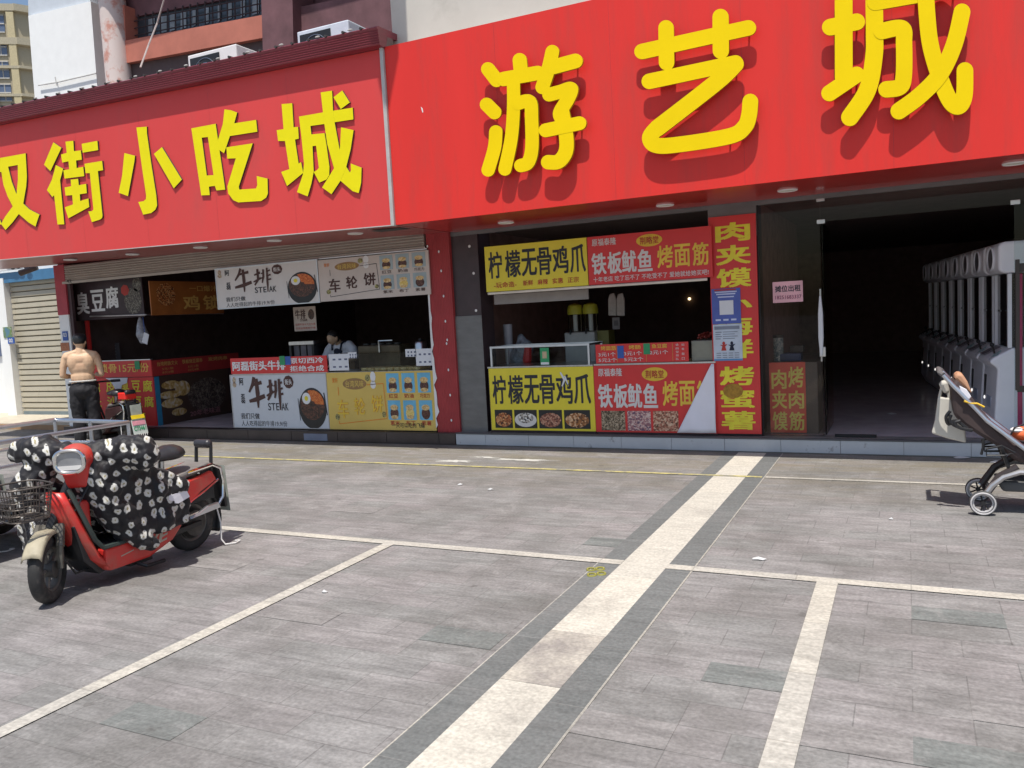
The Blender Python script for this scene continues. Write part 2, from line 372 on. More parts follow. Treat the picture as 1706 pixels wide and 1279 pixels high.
K['greywall'] = M('blue_grey_wall', (.55, .60, .66), .8, var=.05)
K['salmon'] = M('salmon_render', (.50, .17, .12), .8, var=.12, scale=3)
K['maroonwall'] = M('maroon_wall', (.16, .075, .085), .75, var=.25, scale=3)
K['pinkcol'] = M('weathered_column', (.72, .62, .58), .75, var=.08, scale=2, dirt=(.58, .28, .22), dscale=4, dmin=.5, dmax=.62)
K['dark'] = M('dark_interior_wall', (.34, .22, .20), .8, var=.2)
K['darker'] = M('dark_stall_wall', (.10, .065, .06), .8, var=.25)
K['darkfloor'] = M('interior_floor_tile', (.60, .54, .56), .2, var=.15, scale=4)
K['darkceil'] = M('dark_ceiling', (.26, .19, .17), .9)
K['brownpanel'] = M('dark_brown_panel', (.055, .036, .040), .45, var=.2)
K['greypanel'] = M('grey_metal_panel', (.17, .17, .17), .4, .3, var=.15, scale=4, stretch=(1, 1, 3))
K['whitetile'] = M('white_tile', (.50, .53, .56), .3, var=.06, scale=5, dirt=(.12, .11, .11), dscale=5, dmin=.62, dmax=.72)
K['stepdark'] = M('dark_brown_step_tile', (.06, .045, .042), .35, var=.3, scale=3)
K['steptop'] = M('step_top_stone', (.23, .22, .21), .5, var=.2)
K['redrib'] = M('red_ribbed_cladding', (.40, .045, .05), .5, var=.12, scale=4)
K['white'] = M('white_paint', (.78, .78, .78), .45, var=.03)
K['offwhite'] = M('off_white_board', (.70, .68, .66), .5, var=.03)
K['shutter'] = M('beige_shutter', (.46, .42, .33), .45, .1, var=.06, scale=3, dirt=(.25, .23, .19), dscale=4, dmin=.58, dmax=.8)
K['shutter2'] = M('pale_shutter', (.44, .40, .35), .45, .1, var=.08, scale=3)
K['black'] = M('black_plastic', (.016, .016, .018), .42, var=.2)
K['blackrub'] = M('tyre_rubber', (.028, .027, .027), .75, var=.3, scale=12, dirt=(.11, .10, .09), dscale=6, dmin=.5, dmax=.75)
K['blue'] = M('blue_sign', (.03, .10, .40), .4)
K['navy'] = M('navy_fabric', (.018, .022, .045), .8)
K['glass'] = Mglass('glass', trans=.97, ior=1.25)
K['glass2'] = Mglass('smoked_glass', (.95, .92, .90), .93, ior=1.25)
K['lamp'] = M('downlight_lens', (.75, .72, .62), .3)
K['ink'] = M('black_ink', (.02, .02, .03), .5)
K['brownink'] = M('brown_ink', (.07, .025, .02), .5)
K['redink'] = M('red_ink', (.45, .03, .02), .5)
K['boardyellow'] = M('yellow_board', (.78, .66, .04), .42, var=.03)
K['boardred'] = M('red_board', (.66, .035, .035), .42, var=.04)
K['boardcream'] = M('cream_banner', (.70, .50, .12), .5, var=.06, scale=2)
K['boardbeige'] = M('pale_beige_board', (.62, .55, .50), .5, var=.04)
K['boarddark'] = M('dark_board', (.045, .025, .03), .5, var=.3)
K['boardorange'] = M('brown_orange_board', (.36, .12, .03), .5, var=.25, scale=3)
K['paper'] = M('white_paper', (.72, .74, .78), .6, var=.03)
K['pink'] = M('pink_paper', (.80, .45, .50), .6)
K['green'] = M('green_plastic', (.03, .30, .12), .5)
K['cyan'] = M('sky_blue_print', (.16, .48, .70), .5)
K['orange'] = M('orange_ink', (.75, .22, .02), .5)
K['skin'] = M('skin', (.66, .44, .28), .55, var=.10, scale=7, dirt=(.55, .30, .19), dscale=4, dmin=.5, dmax=.8)
K['cloth_white'] = M('white_cotton', (.74, .73, .78), .8, var=.05, bump=.2)
K['trouser'] = M('black_trouser_cloth', (.016, .015, .018), .8, var=.2)
K['scooterred'] = M('red_scooter_paint', (.60, .032, .026), .36, var=.08, coat=.25, dirt=(.30, .14, .10), dscale=3.5, dmin=.50, dmax=.80)
K['dusty'] = M('dusty_beige_plastic', (.36, .32, .23), .6, var=.2, scale=9)
K['floral'] = Mfloral('floral_quilt')
K['chrome'] = M('chrome', (.75, .75, .74), .12, 1, var=.04)
K['lens'] = M('headlamp_lens', (.30, .31, .33), .1, .3, var=.3, scale=3, coat=1)
K['vinyl'] = M('black_vinyl', (.03, .028, .032), .38, var=.15)
K['dustyvinyl'] = M('dusty_seat_vinyl', (.18, .165, .155), .6, var=.2)
# ================================================================ ground
def sheet(name, mat, x0, x1, y0, y1, z):
    o = MB().poly([(x0, y0, z), (x1, y0, z), (x1, y1, z), (x0, y1, z)]).build(name, mat); o['kind'] = 'structure'; return o
sheet('plaza_paving', K['paving'], -300, 300, -60, 300, 0)
sheet('paving_band', K['band'], -1.655, -1.365, -8, 8.90, .003)
sheet('dark_paving_band', K['darkband'], -1.80, -1.655, -8, 8.90, .003)
sheet('dark_paving_band', K['darkband'], -1.365, -1.205, -8, 8.90, .003)
sheet('joint_line', K['line'], -1.205, -1.195, -8, 8.90, .003)
sheet('joint_line', K['line'], -1.807, -1.80, -8, 4.85, .003)
sheet('cross_line', K['line'], -30, -1.655, 4.835, 4.925, .0055)
sheet('cross_line', K['line'], -1.365, 30, 4.835, 4.925, .0055)
sheet('paving_line', K['line'], -3.455, -3.365, -8, 4.835, .0055)
sheet('paving_line', K['line'], -.485, -.372, -8, 4.835, .0055)
sheet('yellow_line', K['yellowline'], -14, -1.22, 7.63, 7.685, .006)
sheet('far_line', K['line'], -1.192, 30, 7.635, 7.69, .0045)
K['patch1'] = M('ochre_tile', (.255, .24, .205), .75, var=.2, scale=9, stretch=(1, 5, 1))
_pt = dict(bw=.41, bh=.20, ms=.0, var=.40, sx=1.2, sy=6.5, stain=(.13, .126, .118), smin=.5, smax=.8, grime=True)
K['patch2'] = Mtile('pale_tile', (.222, .210, .205), (.222, .210, .205), (.27, .26, .25), **_pt)
K['patch3'] = Mtile('greenish_tile', (.158, .168, .162), (.158, .168, .162), (.27, .26, .25), **_pt)
K['patch4'] = M('white_splash', (.55, .54, .50), .7, var=.2, scale=12)
K['patch5'] = M('dark_stain', (.40, .365, .33), .8, var=.25, scale=9)
def patch(px, py, w_, d_, mat, jag=0, z=.002, name='paving_patch'):
    c = fz(px, py); pts = []
    if not jag:
        gx = math.floor(c.x/.205)*.205; gy = math.floor(c.y/.20)*.20
        pts = [(gx, gy, z), (gx+w_, gy, z), (gx+w_, gy+d_, z), (gx, gy+d_, z)]
    else:
        for i in range(26):
            a = 2*math.pi*i/26; k = 1+random.uniform(-jag, jag)
            pts.append((c.x+w_/2*k*math.cos(a), c.y+d_/2*k*math.sin(a), z))
    o = MB().poly(pts).build(name, mat); o['kind'] = 'structure'
for a in [(330, 940, .41, .20, 'patch2'), (760, 1065, .41, .20, 'patch3'), (250, 1180, .41, .20, 'patch3'), (480, 1030, .41, .20, 'patch2'),
          (1330, 1215, .41, .20, 'patch2'), (1520, 1010, .41, .20, 'patch3'), (1210, 1120, .41, .20, 'patch3'), (1650, 1180, .41, .20, 'patch2'), (1560, 1240, .41, .20, 'patch3'),
          (1010, 1215, .41, .20, 'patch2'), (980, 900, .41, .20, 'patch3'), (560, 850, .41, .20, 'patch2')]:
    patch(a[0], a[1], a[2], a[3], K[a[4]])
K['stained'] = Mtile('stained_stone', (.56, .515, .43), (.50, .465, .40), (.40, .38, .33), 30, 1.16, ms=.002, var=.2, sx=2, sy=3, stain=(.20, .18, .175), smin=.44, smax=.60, off=0)
sheet('stained_paving_band', K['stained'], -1.655, -1.365, 3.13, 3.72, .0045)
patch(760, 768, .55, .12, K['patch4'], .55, .003, 'paint_splash'); patch(870, 766, .7, .10, K['patch4'], .6, .003, 'paint_splash'); patch(810, 762, .3, .06, K['patch4'], .6, .003, 'paint_splash')
mb = MB()
for q in ((985, 950), (1000, 949), (986, 959), (1002, 957)):
    c = fz(*q); mb.ring((c.x, c.y, .0065), .025, .007, (0, 0, 1), 14, 4)
o = mb.build('painted_mark', M('yellow_marking_paint', (.30, .28, .06), .7)); o['kind'] = 'structure'
# ================================================================ arcade building (right)
SY = 8.92; FY = 9.05; ST = .155
arc = thing('arcade_building', 'building with plain beige upper wall and dark glass-fronted hall under the bright red sign', 'building', (-1, FY, 0))
MB().box(-5.15, 6, SY+.015, FY+14, 0.0, ST).build('step', K['steptop'], arc)
mb = MB(); x = -5.15; k = 0
for wd in [.42]+[.585]*18:
    mb.box(x+.002, min(x+wd, 6)-.002, SY, SY+.012, .012, ST-.012); x += wd
mb.build('step_tile', K['whitetile'], arc)
MB().box(-5.15, 6, SY-.006, SY+.04, ST-.010, ST+.006).build('step_edge', M('dark_step_edge', (.09, .09, .10), .5), arc)
for (x0, x1, nm) in ((-5.21, -4.765, 'l'), (-1.93, -1.43, 'r')):
    p = MB().box(x0, x1, FY+.02, FY+.36, ST, 2.72).build('pillar', K['brownpanel'], arc, bev=.006)
    if nm == 'l':
        MB().box(x0-.004, x1+.004, FY+.008, FY+.018, ST, 1.62).build('lower_panel', K['greypanel'], p, bev=.003)
        mb = MB()
        for q in ((782, 410), (789, 455), (793, 517), (799, 620), (803, 705), (797, 570)): c = fy(*q, FY+.016); mb.ell((c.x, c.y, c.z), (.018, .006, .018), 8, 6)
        mb.build('screw_cover', K['white'], p, smooth=True)
    else:
        MB().box(x0-.004, x1+.004, FY+.008, FY+.018, 2.3, 2.70).build('top_panel', K['greypanel'], p)
MB().box(-5.2, 6, FY+.01, FY+.09, 2.615, 2.70).build('lintel', K['greypanel'], arc)
MB().box(-5.2, 6, FY+.38, FY+14, 2.75, 2.85).build('ceiling', K['darkceil'], arc)
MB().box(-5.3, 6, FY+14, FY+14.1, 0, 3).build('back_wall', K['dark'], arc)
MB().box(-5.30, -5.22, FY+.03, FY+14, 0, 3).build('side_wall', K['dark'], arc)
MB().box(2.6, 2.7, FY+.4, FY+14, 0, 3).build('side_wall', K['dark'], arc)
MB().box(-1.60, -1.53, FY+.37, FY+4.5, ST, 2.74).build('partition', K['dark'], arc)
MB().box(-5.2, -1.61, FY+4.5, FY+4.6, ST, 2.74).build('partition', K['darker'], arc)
MB().poly([(-5.2, FY+.1, ST+.004), (6, FY+.1, ST+.004), (6, FY+13.9, ST+.004), (-5.2, FY+13.9, ST+.004)]).build('floor', K['darkfloor'], arc)
# upper wall above the sign
MB().box(-5.12, 6, 8.0, 8.3, 4.5, 9.5).build('upper_wall', K['beigewall'], arc)
MB().box(-5.12, -5.02, 8.3, 13, 4.5, 9.5).build('upper_side_wall', K['beigewall'], arc)
MB().prism([(-4.90, 8.0, 7.95), (-5.0, 6.55, 7.95), (-4.81, 6.30, 7.95), (-4.65, 6.52, 7.95), (-4.86, 8.0, 7.95)], (0, 0, .06)).build('shadow_spike', K['maroonwall'], arc)  # unseen spike added above the view, shaped to cast a diamond shadow on the sign
# glass front
MB().box(-1.42, -.80, FY+.03, FY+.042, ST+.02, 2.62).build('side_glass', K['glass2'], arc)
MB().box(-.795, 1.2, FY+.03, FY+.042, 2.385, 2.62).build('transom_glass', K['glass2'], arc)
for (x, z) in ((-.80, 2.61), (-.80, 2.385), (.905, 2.40)):
    MB().box(x-.03, x+.05, FY+.012, FY+.06, z-.022, z+.022).build('glass_clamp', K['steel'], arc, bev=.004)
MB().box(-.83, -.77, FY+.014, FY+.05, 1.0, 1.1).build('lock', K['steel'], arc, bev=.004)
MB().box(-.70, -.30, FY+.02, FY+.06, ST+.006, ST+.03).build('floor_plate', K['black'], arc)
MB().tube([(-1.425, FY+.035, ST), (-1.425, FY+.035, 2.62)], .014, 6).build('window_frame', K['black'], arc)
MB().box(-1.44, 1.6, FY+.012, FY+.062, 2.62, 2.66).build('top_rail', M('bronze_rail', (.07, .055, .04), .4), arc)
# glass door standing open, hinged at the left
d = thing('glass_door', 'open frameless glass door with a white paper-wrapped handle beside the arcade entrance', 'door', (-.79, FY+.05, ST))
MB().box(-.79, -.778, FY+.06, FY+1.0, ST+.02, 2.37).build('door_pane', K['glass2'], d)
mb = MB(); c = fy(1368, 560, FY+.02)
mb.caps([(c.x, FY+.005, 1.02), (c.x, FY+.0, 1.2), (c.x, FY+.0, 1.45), (c.x, FY+.005, 1.62)], [.012, .026, .024, .010], 8)
mb.build('door_handle', K['paper'], d, smooth=True)
MB().tube([(c.x, FY+.02, .95), (c.x, FY+.02, 1.7)], .009, 6).build('handle_bar', K['steel'], d)
# ================================================================ snack hall building (left)
hall = thing('snack_hall_building', 'older building with maroon upper storey, tiled eave and rolled-up shutter above the snack stalls', 'building', (-9, FY, 0))
MB().box(-12.62, -5.16, SY+.012, FY+9, 0, ST-.004).build('step', K['stepdark'], hall)
mb = MB()
x = -12.6
while x < -5.2: mb.box(x+.004, min(x+.8, -5.16)-.004, SY, SY+.01, .015, ST-.012); x += .8
mb.build('step_tile', K['stepdark'], hall)
a = fy(506, 722, SY-.002); b = fy(546, 738, SY-.002)
MB().box(a.x, b.x, SY-.004, SY-.0005, .02, a.z).build('step_plate', M('blue_grey_plate', (.20, .22, .29), .6), hall)
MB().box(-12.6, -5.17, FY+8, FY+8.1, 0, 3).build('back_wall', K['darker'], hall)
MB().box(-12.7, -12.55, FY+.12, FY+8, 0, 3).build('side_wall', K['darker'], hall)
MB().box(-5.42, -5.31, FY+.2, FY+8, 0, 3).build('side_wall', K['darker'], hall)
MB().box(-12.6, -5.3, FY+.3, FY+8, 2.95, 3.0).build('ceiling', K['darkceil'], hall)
MB().poly([(-12.6, FY, ST+.003), (-5.3, FY, ST+.003), (-5.3, FY+8, ST+.003), (-12.6, FY+8, ST+.003)]).build('floor', K['darkfloor'], hall)
# rolled shutter: a run of slats under the sign
mb = MB(); p0 = fy(105, 470, FY); p1 = fy(708, 408, FY)
zb = 2.53; n = 7
for i in range(n):
    z = zb+i*.036; mb.prism([(-12.40, FY-.03, z), (-12.40, FY-.045, z+.012), (-12.40, FY-.03, z+.034), (-12.40, FY+.0, z+.034), (-12.40, FY+.0, z)], (6.90, 0, 0))
sh = mb.build('roller_shutter', K['shutter2'], hall)
MB().box(-12.40, -5.50, FY-.05, FY-.005, zb-.045, zb-.004).build('bottom_rail', K['shutter2'], sh, bev=.004)
MB().text(PX(-12.28, -12.16, zb+.02, zb-.03, FY-.05), '42', 0, 1, 0, 1, .02, .003).build('number', K['ink'], sh)
# left post: red paint over white, right post: ribbed red cladding
a = fy(92, 450, FY-.02).x; b = fy(107, 450, FY-.02).x
po = MB().box(a, b+.02, FY-.04, FY+.06, 0, 2.8).build('post', K['whitewall'], hall)
MB().box(a-.006, b+.026, FY-.046, FY+.065, fy(100, 525, FY).z, 2.8).build('red_paint', M('flaking_red_paint', (.42, .055, .075), .6, var=.15), po)
MB().box(b+.026, b+.10, FY-.02, FY+.03, ST, 2.6).build('door_jamb', M('dark_jamb', (.06, .03, .035), .5), hall)
pn = px_panel(104, 552, 114, 567, FY-.046)
q = MB().slab(pn, 0, 1, 0, 1, 0, .006).build('house_number', K['blue'], po)
MB().text(pn, '03', .2, .85, .15, .6, .03, .009).build('lettering', K['white'], q)
pn = px_panel(101, 571, 116, 584, FY-.046)
MB().slab(pn, 0, 1, 0, 1, 0, .006).build('orange_sticker', M('orange_sticker', (.45, .17, .08), .6, var=.3, scale=30), po)
prof = []; x = -5.47; i = 0
while x < -5.13: prof.append((x, FY-.03-(.008 if i % 2 else 0), 0)); x += .011; i += 1
prof += [(-5.13, FY+.2, 0), (-5.47, FY+.2, 0)]
rp = MB().prism([(a_, b_, .15) for a_, b_, c_ in prof], (0, 0, 2.58)).build('ribbed_post', K['redrib'], hall)
mb = MB(); e = []
for i in range(22):
    z = 2.05-i*.086; wd = .018+random.random()*.02*(1 if i < 14 else 2.2)
    if i > 9 and i % 5 == 0: wd = .004
    e.append((-5.478+wd, z))
mb.prism([(-5.482, FY-.043, 2.06)]+[(x, FY-.043, z) for x, z in e]+[(-5.482, FY-.043, .2)], (0, -.004, 0)).build('peeled_edge', K['white'], rp)
mb = MB()
for q in ((707, 413), (731, 419), (735, 451), (739, 493), (742, 535), (744, 572), (747, 616), (750, 658), (752, 700), (712, 410), (745, 566)):
    c = fy(*q, FY-.045)
    mb.ell(c, (.012, .004, .018), 6, 5)
mb.build('paint_chip', K['white'], rp)
# eave with ribbed fascia and tile ends
ev = []
EX0, EX1 = -14.2, -5.06
mb = MB(); n = 7
zt0, zt1 = 4.80, 4.80
pr = [(7.70, 4.552)]
for i in range(n):
    z = 4.562+i*.024; pr += [(7.65-.004*i, z), (7.638-.004*i, z+.012)]
pr += [(7.608, 4.735), (7.63, 4.75), (8.6, 4.79), (8.6, 4.74), (7.8, 4.68), (7.76, 4.552)]
# the left end of the eave sits a little higher than the right one
def evp(x, y, z): return (x, y, z+(EX1-x)*.021)
vs = [evp(EX0, y, z) for y, z in pr]+[evp(EX1, y, z) for y, z in pr]; m_ = len(pr)
mb.add(vs, [tuple(range(m_))[::-1], tuple(range(m_, 2*m_))]+[(i, (i+1) % m_, m_+(i+1) % m_, m_+i) for i in range(m_)])
eave = mb.build('eave', K['maroon'], hall)
mb = MB(); x = EX0
while x < EX1-.05:
    mb.tube([evp(x, 7.60, 4.752), evp(x, 8.55, 4.796)], .016, 6); x += .235
mb.build('roof_tile', M('dark_roof_tile', (.05, .045, .045), .7), eave)
mb = MB(); x = -10.6
while x < EX1-.3: mb.ell(evp(x+random.uniform(-.06, .06), 7.605, 4.762), (.035, .012, .010), 8, 5); x += .47
mb.build('mortar_lump', K['greytrim'], eave)
MB().box(EX0, EX1, 8.6, 9.9, 4.70, 4.78).build('flat_roof', M('grey_roof', (.14, .12, .12), .8), hall)
# upper storey
UY = 10.5
def wallq(name, pts, dep, mat, par, Y=UY, **kw):
    return MB().prism([fy(x, y, Y) for x, y in pts], (0, dep, 0)).build(name, mat, par, **kw)
wallq('upper_wall', [(170, -60), (700, -140), (700, 80), (170, 190)], .2, K['maroonwall'], hall, UY+.45)
wallq('band', [(199, 69), (440, 24), (441, 62), (203, 106)], .5, K['salmon'], hall, UY)
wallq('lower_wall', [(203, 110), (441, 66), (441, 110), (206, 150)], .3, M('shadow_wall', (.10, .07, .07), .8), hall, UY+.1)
wallq('soffit_beam', [(190, -30), (440, -80), (440, -14), (192, 34)], .05, K['maroonwall'], hall, UY+.24)
MB().box(-13.0, -5.15, 10.05, 10.96, 7.9, 8.1).build('upper_eave', K['maroonwall'], hall)
wallq('pier', [(434, -40), (486, -50), (489, 80), (438, 90)], .5, K['maroonwall'], hall, UY-.12)
wallq('fascia', [(486, 14), (700, -30), (700, 60), (489, 80)], .3, K['maroonwall'], hall, UY+.08)
wn = wallq('window', [(199, 34), (380, -2), (437, -14), (438, 26), (201, 68)], .02, M('dark_window_glass', (.07, .09, .11), .15), hall, UY+.30)
mb = MB()
for i in range(19):
    x = 205+i*12.4; y0 = 36-(x-199)*.2; mb.tube([fy(x, y0-6, UY+.22), fy(x+1, y0+33, UY+.22)], .012, 5)
for k_ in (6, 18, 30):
    mb.tube([fy(199, 34+k_, UY+.21), fy(438, -13+k_, UY+.21)], .011, 5)
mb.build('window_bars', M('rusty_bar', (.05, .035, .04), .7), wn)
mb = MB()
for i in range(12):
    x = 204+i*20+random.uniform(-4, 4); wd = random.uniform(5, 12); t_ = 36-(x-199)*.2
    mb.poly([fy(x, t_+4, UY+.285), fy(x+wd, t_+2, UY+.285), fy(x+wd, t_+30, UY+.285), fy(x, t_+33, UY+.285)])
mb.build('curtain', M('pale_curtain', (.36, .42, .46), .7, var=.3), wn)
mb = MB(); c0 = fy(164, 134, UY-.25); c1 = fy(194, 134, UY-.25); r_ = (c1.x-c0.x)/2
mb.cyl(((c0.x+c1.x)/2, UY, 4.6), ((c0.x+c1.x)/2, UY, 7.9), r_, n=24); mb.build('column', K['pinkcol'], hall, smooth=True)
wallq('return_wall', [(193, 10), (207, 8), (213, 130), (196, 130)], .4, K['salmon'], hall, UY+.02)
wb = thing('white_block_building', 'windowless bright white block rising behind the left end of the eave', 'building', (-14, 11, 0))
MB().prism([fy(47, 26, 10.7), fy(151, 2, 10.7), fy(164, 170, 10.7), fy(60, 190, 10.7)], (0, 3, 0)).build('wall', K['whitewall'], wb)
MB().prism([fy(46, -30, 10.76), fy(150, -60, 10.76), fy(150, 2.5, 10.76), fy(47.5, 26.5, 10.76)], (0, 2.8, 0)).build('shade_coloured_parapet', K['greywall'], wb)  # flush cap; the shade of a roof overhang is put into its blue-grey colour
mb = MB(); mb.tube([fy(64, 142, 10.66), fy(95, 137, 10.66), fy(160, 122, 10.66)], .012, 5); mb.tube([fy(92, 128, 10.66), fy(95, 142, 10.66)], .012, 5)
mb.build('cable', K['greytrim'], wb)
# roof corner ornament, wire and air conditioners on the eave
t_ = thing('roof_ornament', 'dark grey upturned tile end at the right corner of the maroon eave', 'ornament', fy(622, 72, 8.3))
MB().prism([fy(602, 82, 8.3), fy(611, 66, 8.3), fy(620, 56, 8.3), fy(636, 52, 8.3), fy(641, 62, 8.3), fy(640, 78, 8.3)], (0, .25, 0)).build('tile_end', M('grey_ridge_tile', (.12, .11, .11), .8), t_, bev=.02)
o = MB().tube([fy(276, -10, 9.2), fy(262, 38, 9.2), fy(247, 76, 9.0), fy(234, 112, 8.6)], .012, 5).build('guy_wire', M('pale_wire', (.45, .38, .36), .6)); tag(o, 'thin pale cable slanting down to the tiled eave beside the barred window', 'cable')
def aircon(x0, x1, yt0, yt1, drop, label, mat):
    p0 = fy(x0, yt0, 8.45); p1 = fy(x1, yt1, 8.45); zt = (p0.z+p1.z)/2
    r = thing('air_conditioner', label, 'air conditioner', ((p0.x+p1.x)/2, 8.5, zt-.6), group='air conditioners on the eave')
    MB().box(p0.x, p1.x, 8.45, 8.85, zt-.55, zt).build('case', mat, r, bev=.015)
    cx_ = p0.x+(p1.x-p0.x)*.36
    MB().box(p0.x+.05, p0.x+(p1.x-p0.x)*.66, 8.436, 8.449, zt-.5, zt-.055).build('grille', K['black'], r)
    mb = MB()
    for k_ in (.07, .13, .19): mb.ring((cx_, 8.432, zt-.28), k_, .004, (0, 1, 0), 24, 4)
    mb.build('fan_guard', K['steel'], r)
    for xx in (p0.x+.06, p1.x-.12): MB().box(xx, xx+.06, 8.47, 8.83, zt-.75, zt-.55).build('bracket', K['steel'], r)
aircon(312, 393, 89, 76, 30, 'white air conditioner on the eave roof below the salmon band', K['white'])
aircon(494, 580, 48, 37, 30, 'bluish white air conditioner on the eave roof beside the dark tile end', M('bluish_white_paint', (.60, .66, .74), .5))
# ================================================================ far tower and neighbour shop
TD = 75
tw = thing('apartment_tower', 'distant beige apartment tower with stacked window bays at the top left corner', 'building', (-112, 80, 0))
cA = fy(22, 8, TD); ztop = cA.z; cax = cA.x
da = Vector((-.80, -.60, 0)); db = Vector((-.60+.1, .80, 0)).normalized()
db = Vector((.45, .89, 0))
def fp(s_, z, out=0):      # point on the window face, s_ metres left of the corner
    return Vector((cax, TD, z))+da*s_+Vector((.6, -.8, 0))*out
wl = MB(); Wf = 30; Wr = 14
c0 = Vector((cax, TD, 0)); c1 = c0+da*Wf; c2 = c1+db*Wr; c3 = c0+db*Wr
wl.prism([c0, c1, c2, c3], (0, 0, ztop)).build('wall', M('tower_beige', (.42, .37, .27), .85, var=.05), tw)
cornm = M('tower_cornice', (.46, .41, .30), .8); pilm = M('tower_pilaster', (.55, .47, .29), .8)
zs = [fy(24, y, TD).z for y in (65, 113, 150)]; fl = zs[0]-zs[1]
for z in [ztop, zs[0]]+[zs[0]-fl*k_ for k_ in range(1, 9)]:
    hh = .9 if z in (ztop, zs[0]) else .35
    o1 = .5
    nb = Vector((.89, -.45, 0))
    MB().prism([c0+nb*o1+Vector((.6, -.8, 0))*.2+Vector((0, 0, z-hh)), c0+Vector((.6, -.8, 0))*o1+Vector((0, 0, z-hh)), c1+Vector((.6, -.8, 0))*o1+Vector((0, 0, z-hh)), c1+Vector((0, 0, z-hh)), c0+Vector((0, 0, z-hh)), c3+Vector((0, 0, z-hh)), c3+nb*o1+Vector((0, 0, z-hh))], (0, 0, hh)).build('cornice', cornm, tw)
for s_ in (.0, 2.9, 5.4, 8.0, 10.6, 13.2):
    MB().prism([fp(s_, 0, .03), fp(s_+.9, 0, .03), fp(s_+.9, 0, .45), fp(s_, 0, .45)], (0, 0, ztop-1)).build('pilaster', pilm, tw)
gl = M('tower_glass', (.13, .17, .26), .2)
z = ztop-1.4; cnt = 0
while z > 10 and cnt < 60:
    for s_ in (1.3, 6.5):
        w_ = MB(); w_.prism([fp(s_, z-2.2, .02), fp(s_+1.5, z-2.2, .02), fp(s_+1.5, z, .02), fp(s_, z, .02)], Vector((.6, -.8, 0))*.06)
        wo_ = w_.build('window', gl, tw)
        f_ = MB()
        for zz in (z-2.2, z-1.1, z): f_.tube([fp(s_, zz, .1), fp(s_+1.5, zz, .1)], .09, 4)
        f_.tube([fp(s_+.75, z-2.2, .1), fp(s_+.75, z, .1)], .07, 4); f_.build('frame', K['greytrim'], wo_)
        cnt += 1
    z -= 3.0
nb_ = thing('shuttered_shop', 'closed neighbouring shop with a tall beige shutter, white pillars and a blue strip above', 'building', (-15.6, 10.7, 0))
NY = 10.7
MB().box(-20, -12.75, NY+.2, NY+3, 0, 3.9).build('wall', K['whitewall'], nb_)
zt = fy(50, 468, NY).z; xl = fy(36, 690, NY).x+.02; xr = -14.2
mb = MB(); z = .12; i = 0
while z < zt:
    mb.prism([(-16.33, NY+.02, z), (-16.33, NY-.004, z+.016), (-16.33, NY+.006, z+.098), (-16.33, NY+.06, z+.1), (-16.33, NY+.06, z)], (2.6, 0, 0)); z += .112
s_ = mb.build('roller_shutter', K['shutter'], nb_)
MB().box(-16.33, -13.7, NY+.05, NY+.09, .1, zt).build('shutter_back', M('shutter_gap', (.10, .09, .08), .8), s_)
MB().box(-16.3, -13.9, NY-.004, NY+.03, .1, .17).build('bottom_bar', M('grey_blue_bar', (.16, .20, .22), .5), s_)
MB().box(-16.62, -16.34, NY-.12, NY+.2, 0, zt+.1).build('pillar', K['whitewall'], nb_)
MB().box(-20, -13.3, NY-.10, NY+.15, zt, zt+.20).build('blue_strip', M('blue_fascia', (.06, .19, .36), .4), nb_)
MB().box(-20, -16.5, NY-.13, NY-.105, zt-.02, zt+.19).build('pale_strip', K['greywall'], nb_)
pn = PX(-20, -15.7, zt+.75, zt+.24, NY-.16)
sg = MB().slab(pn, 0, 1, 0, 1, -.06, 0).build('sign_board', K['white'], nb_)
mb = MB()
for i, q in enumerate(((14, 443), (21, 443), (30, 443), (43, 442))):
    c = fy(*q, NY-.17); mb.ell(c, (.09, .01, .05+.02*(i % 2)), 9, 6)
mb.build('printed_mark', K['ink'], sg)
pn = px_panel(5, 545, 21, 562, NY-.125)
q = MB().slab(pn, 0, 1, 0, 1, 0, .008).build('green_poster', Mphoto('park_print', [(.10, .22, .30), (.16, .24, .05), (.35, .42, .38)], 5), nb_)
pn = px_panel(13, 562, 25, 572, NY-.125)
q = MB().slab(pn, 0, 1, 0, 1, 0, .008).build('number_plate', K['blue'], nb_)
MB().text(pn, '02', .2, .8, .2, .8, .03, .012).build('lettering', K['white'], q)
MB().box(-18.6, -16.75, NY+.15, NY+.19, 1.3, 2.5).build('window', gl, nb_)
o = thing('street_kerb_platform', 'low beige stone platform with a tan face in front of the closed shop', 'platform', (-15, 9.5, 0))
MB().box(-20, -12.66, 9.5, NY+.2, 0, .10).build('slab', M('beige_slab', (.50, .45, .36), .8), o)
MB().box(-20, -12.66, 9.47, 9.50, 0, .085).build('face', M('tan_face', (.40, .24, .13), .8), o)
t_ = thing('security_camera', 'brown bracketed camera hanging under the sign in front of the blue strip', 'camera', fy(50, 455, 9.6))
c = fy(50, 452, 9.6)
MB().tube([c+Vector((0, 0, .25)), c+Vector((0, 0, .06))], .02, 6).build('bracket', K['black'], t_)
MB().cyl(c+Vector((-.16, -.08, -.02)), c+Vector((.12, .06, .06)), .055, .04, 12).build('body', M('brown_plastic', (.09, .06, .05), .5), t_)
t_ = thing('metal_railing', 'short white metal railing at the left edge beyond the closed shop pillar', 'railing', (-17.4, 9.9, .1))
for k_ in range(9): MB().tube([(-18.4+k_*.2, 9.9, .1), (-18.4+k_*.2, 9.9, .72)], .016, 6).build('baluster', K['white'], t_)
MB().tube([(-18.45, 9.9, .74), (-16.75, 9.9, .74)], .025, 8).build('top_rail', K['white'], t_)
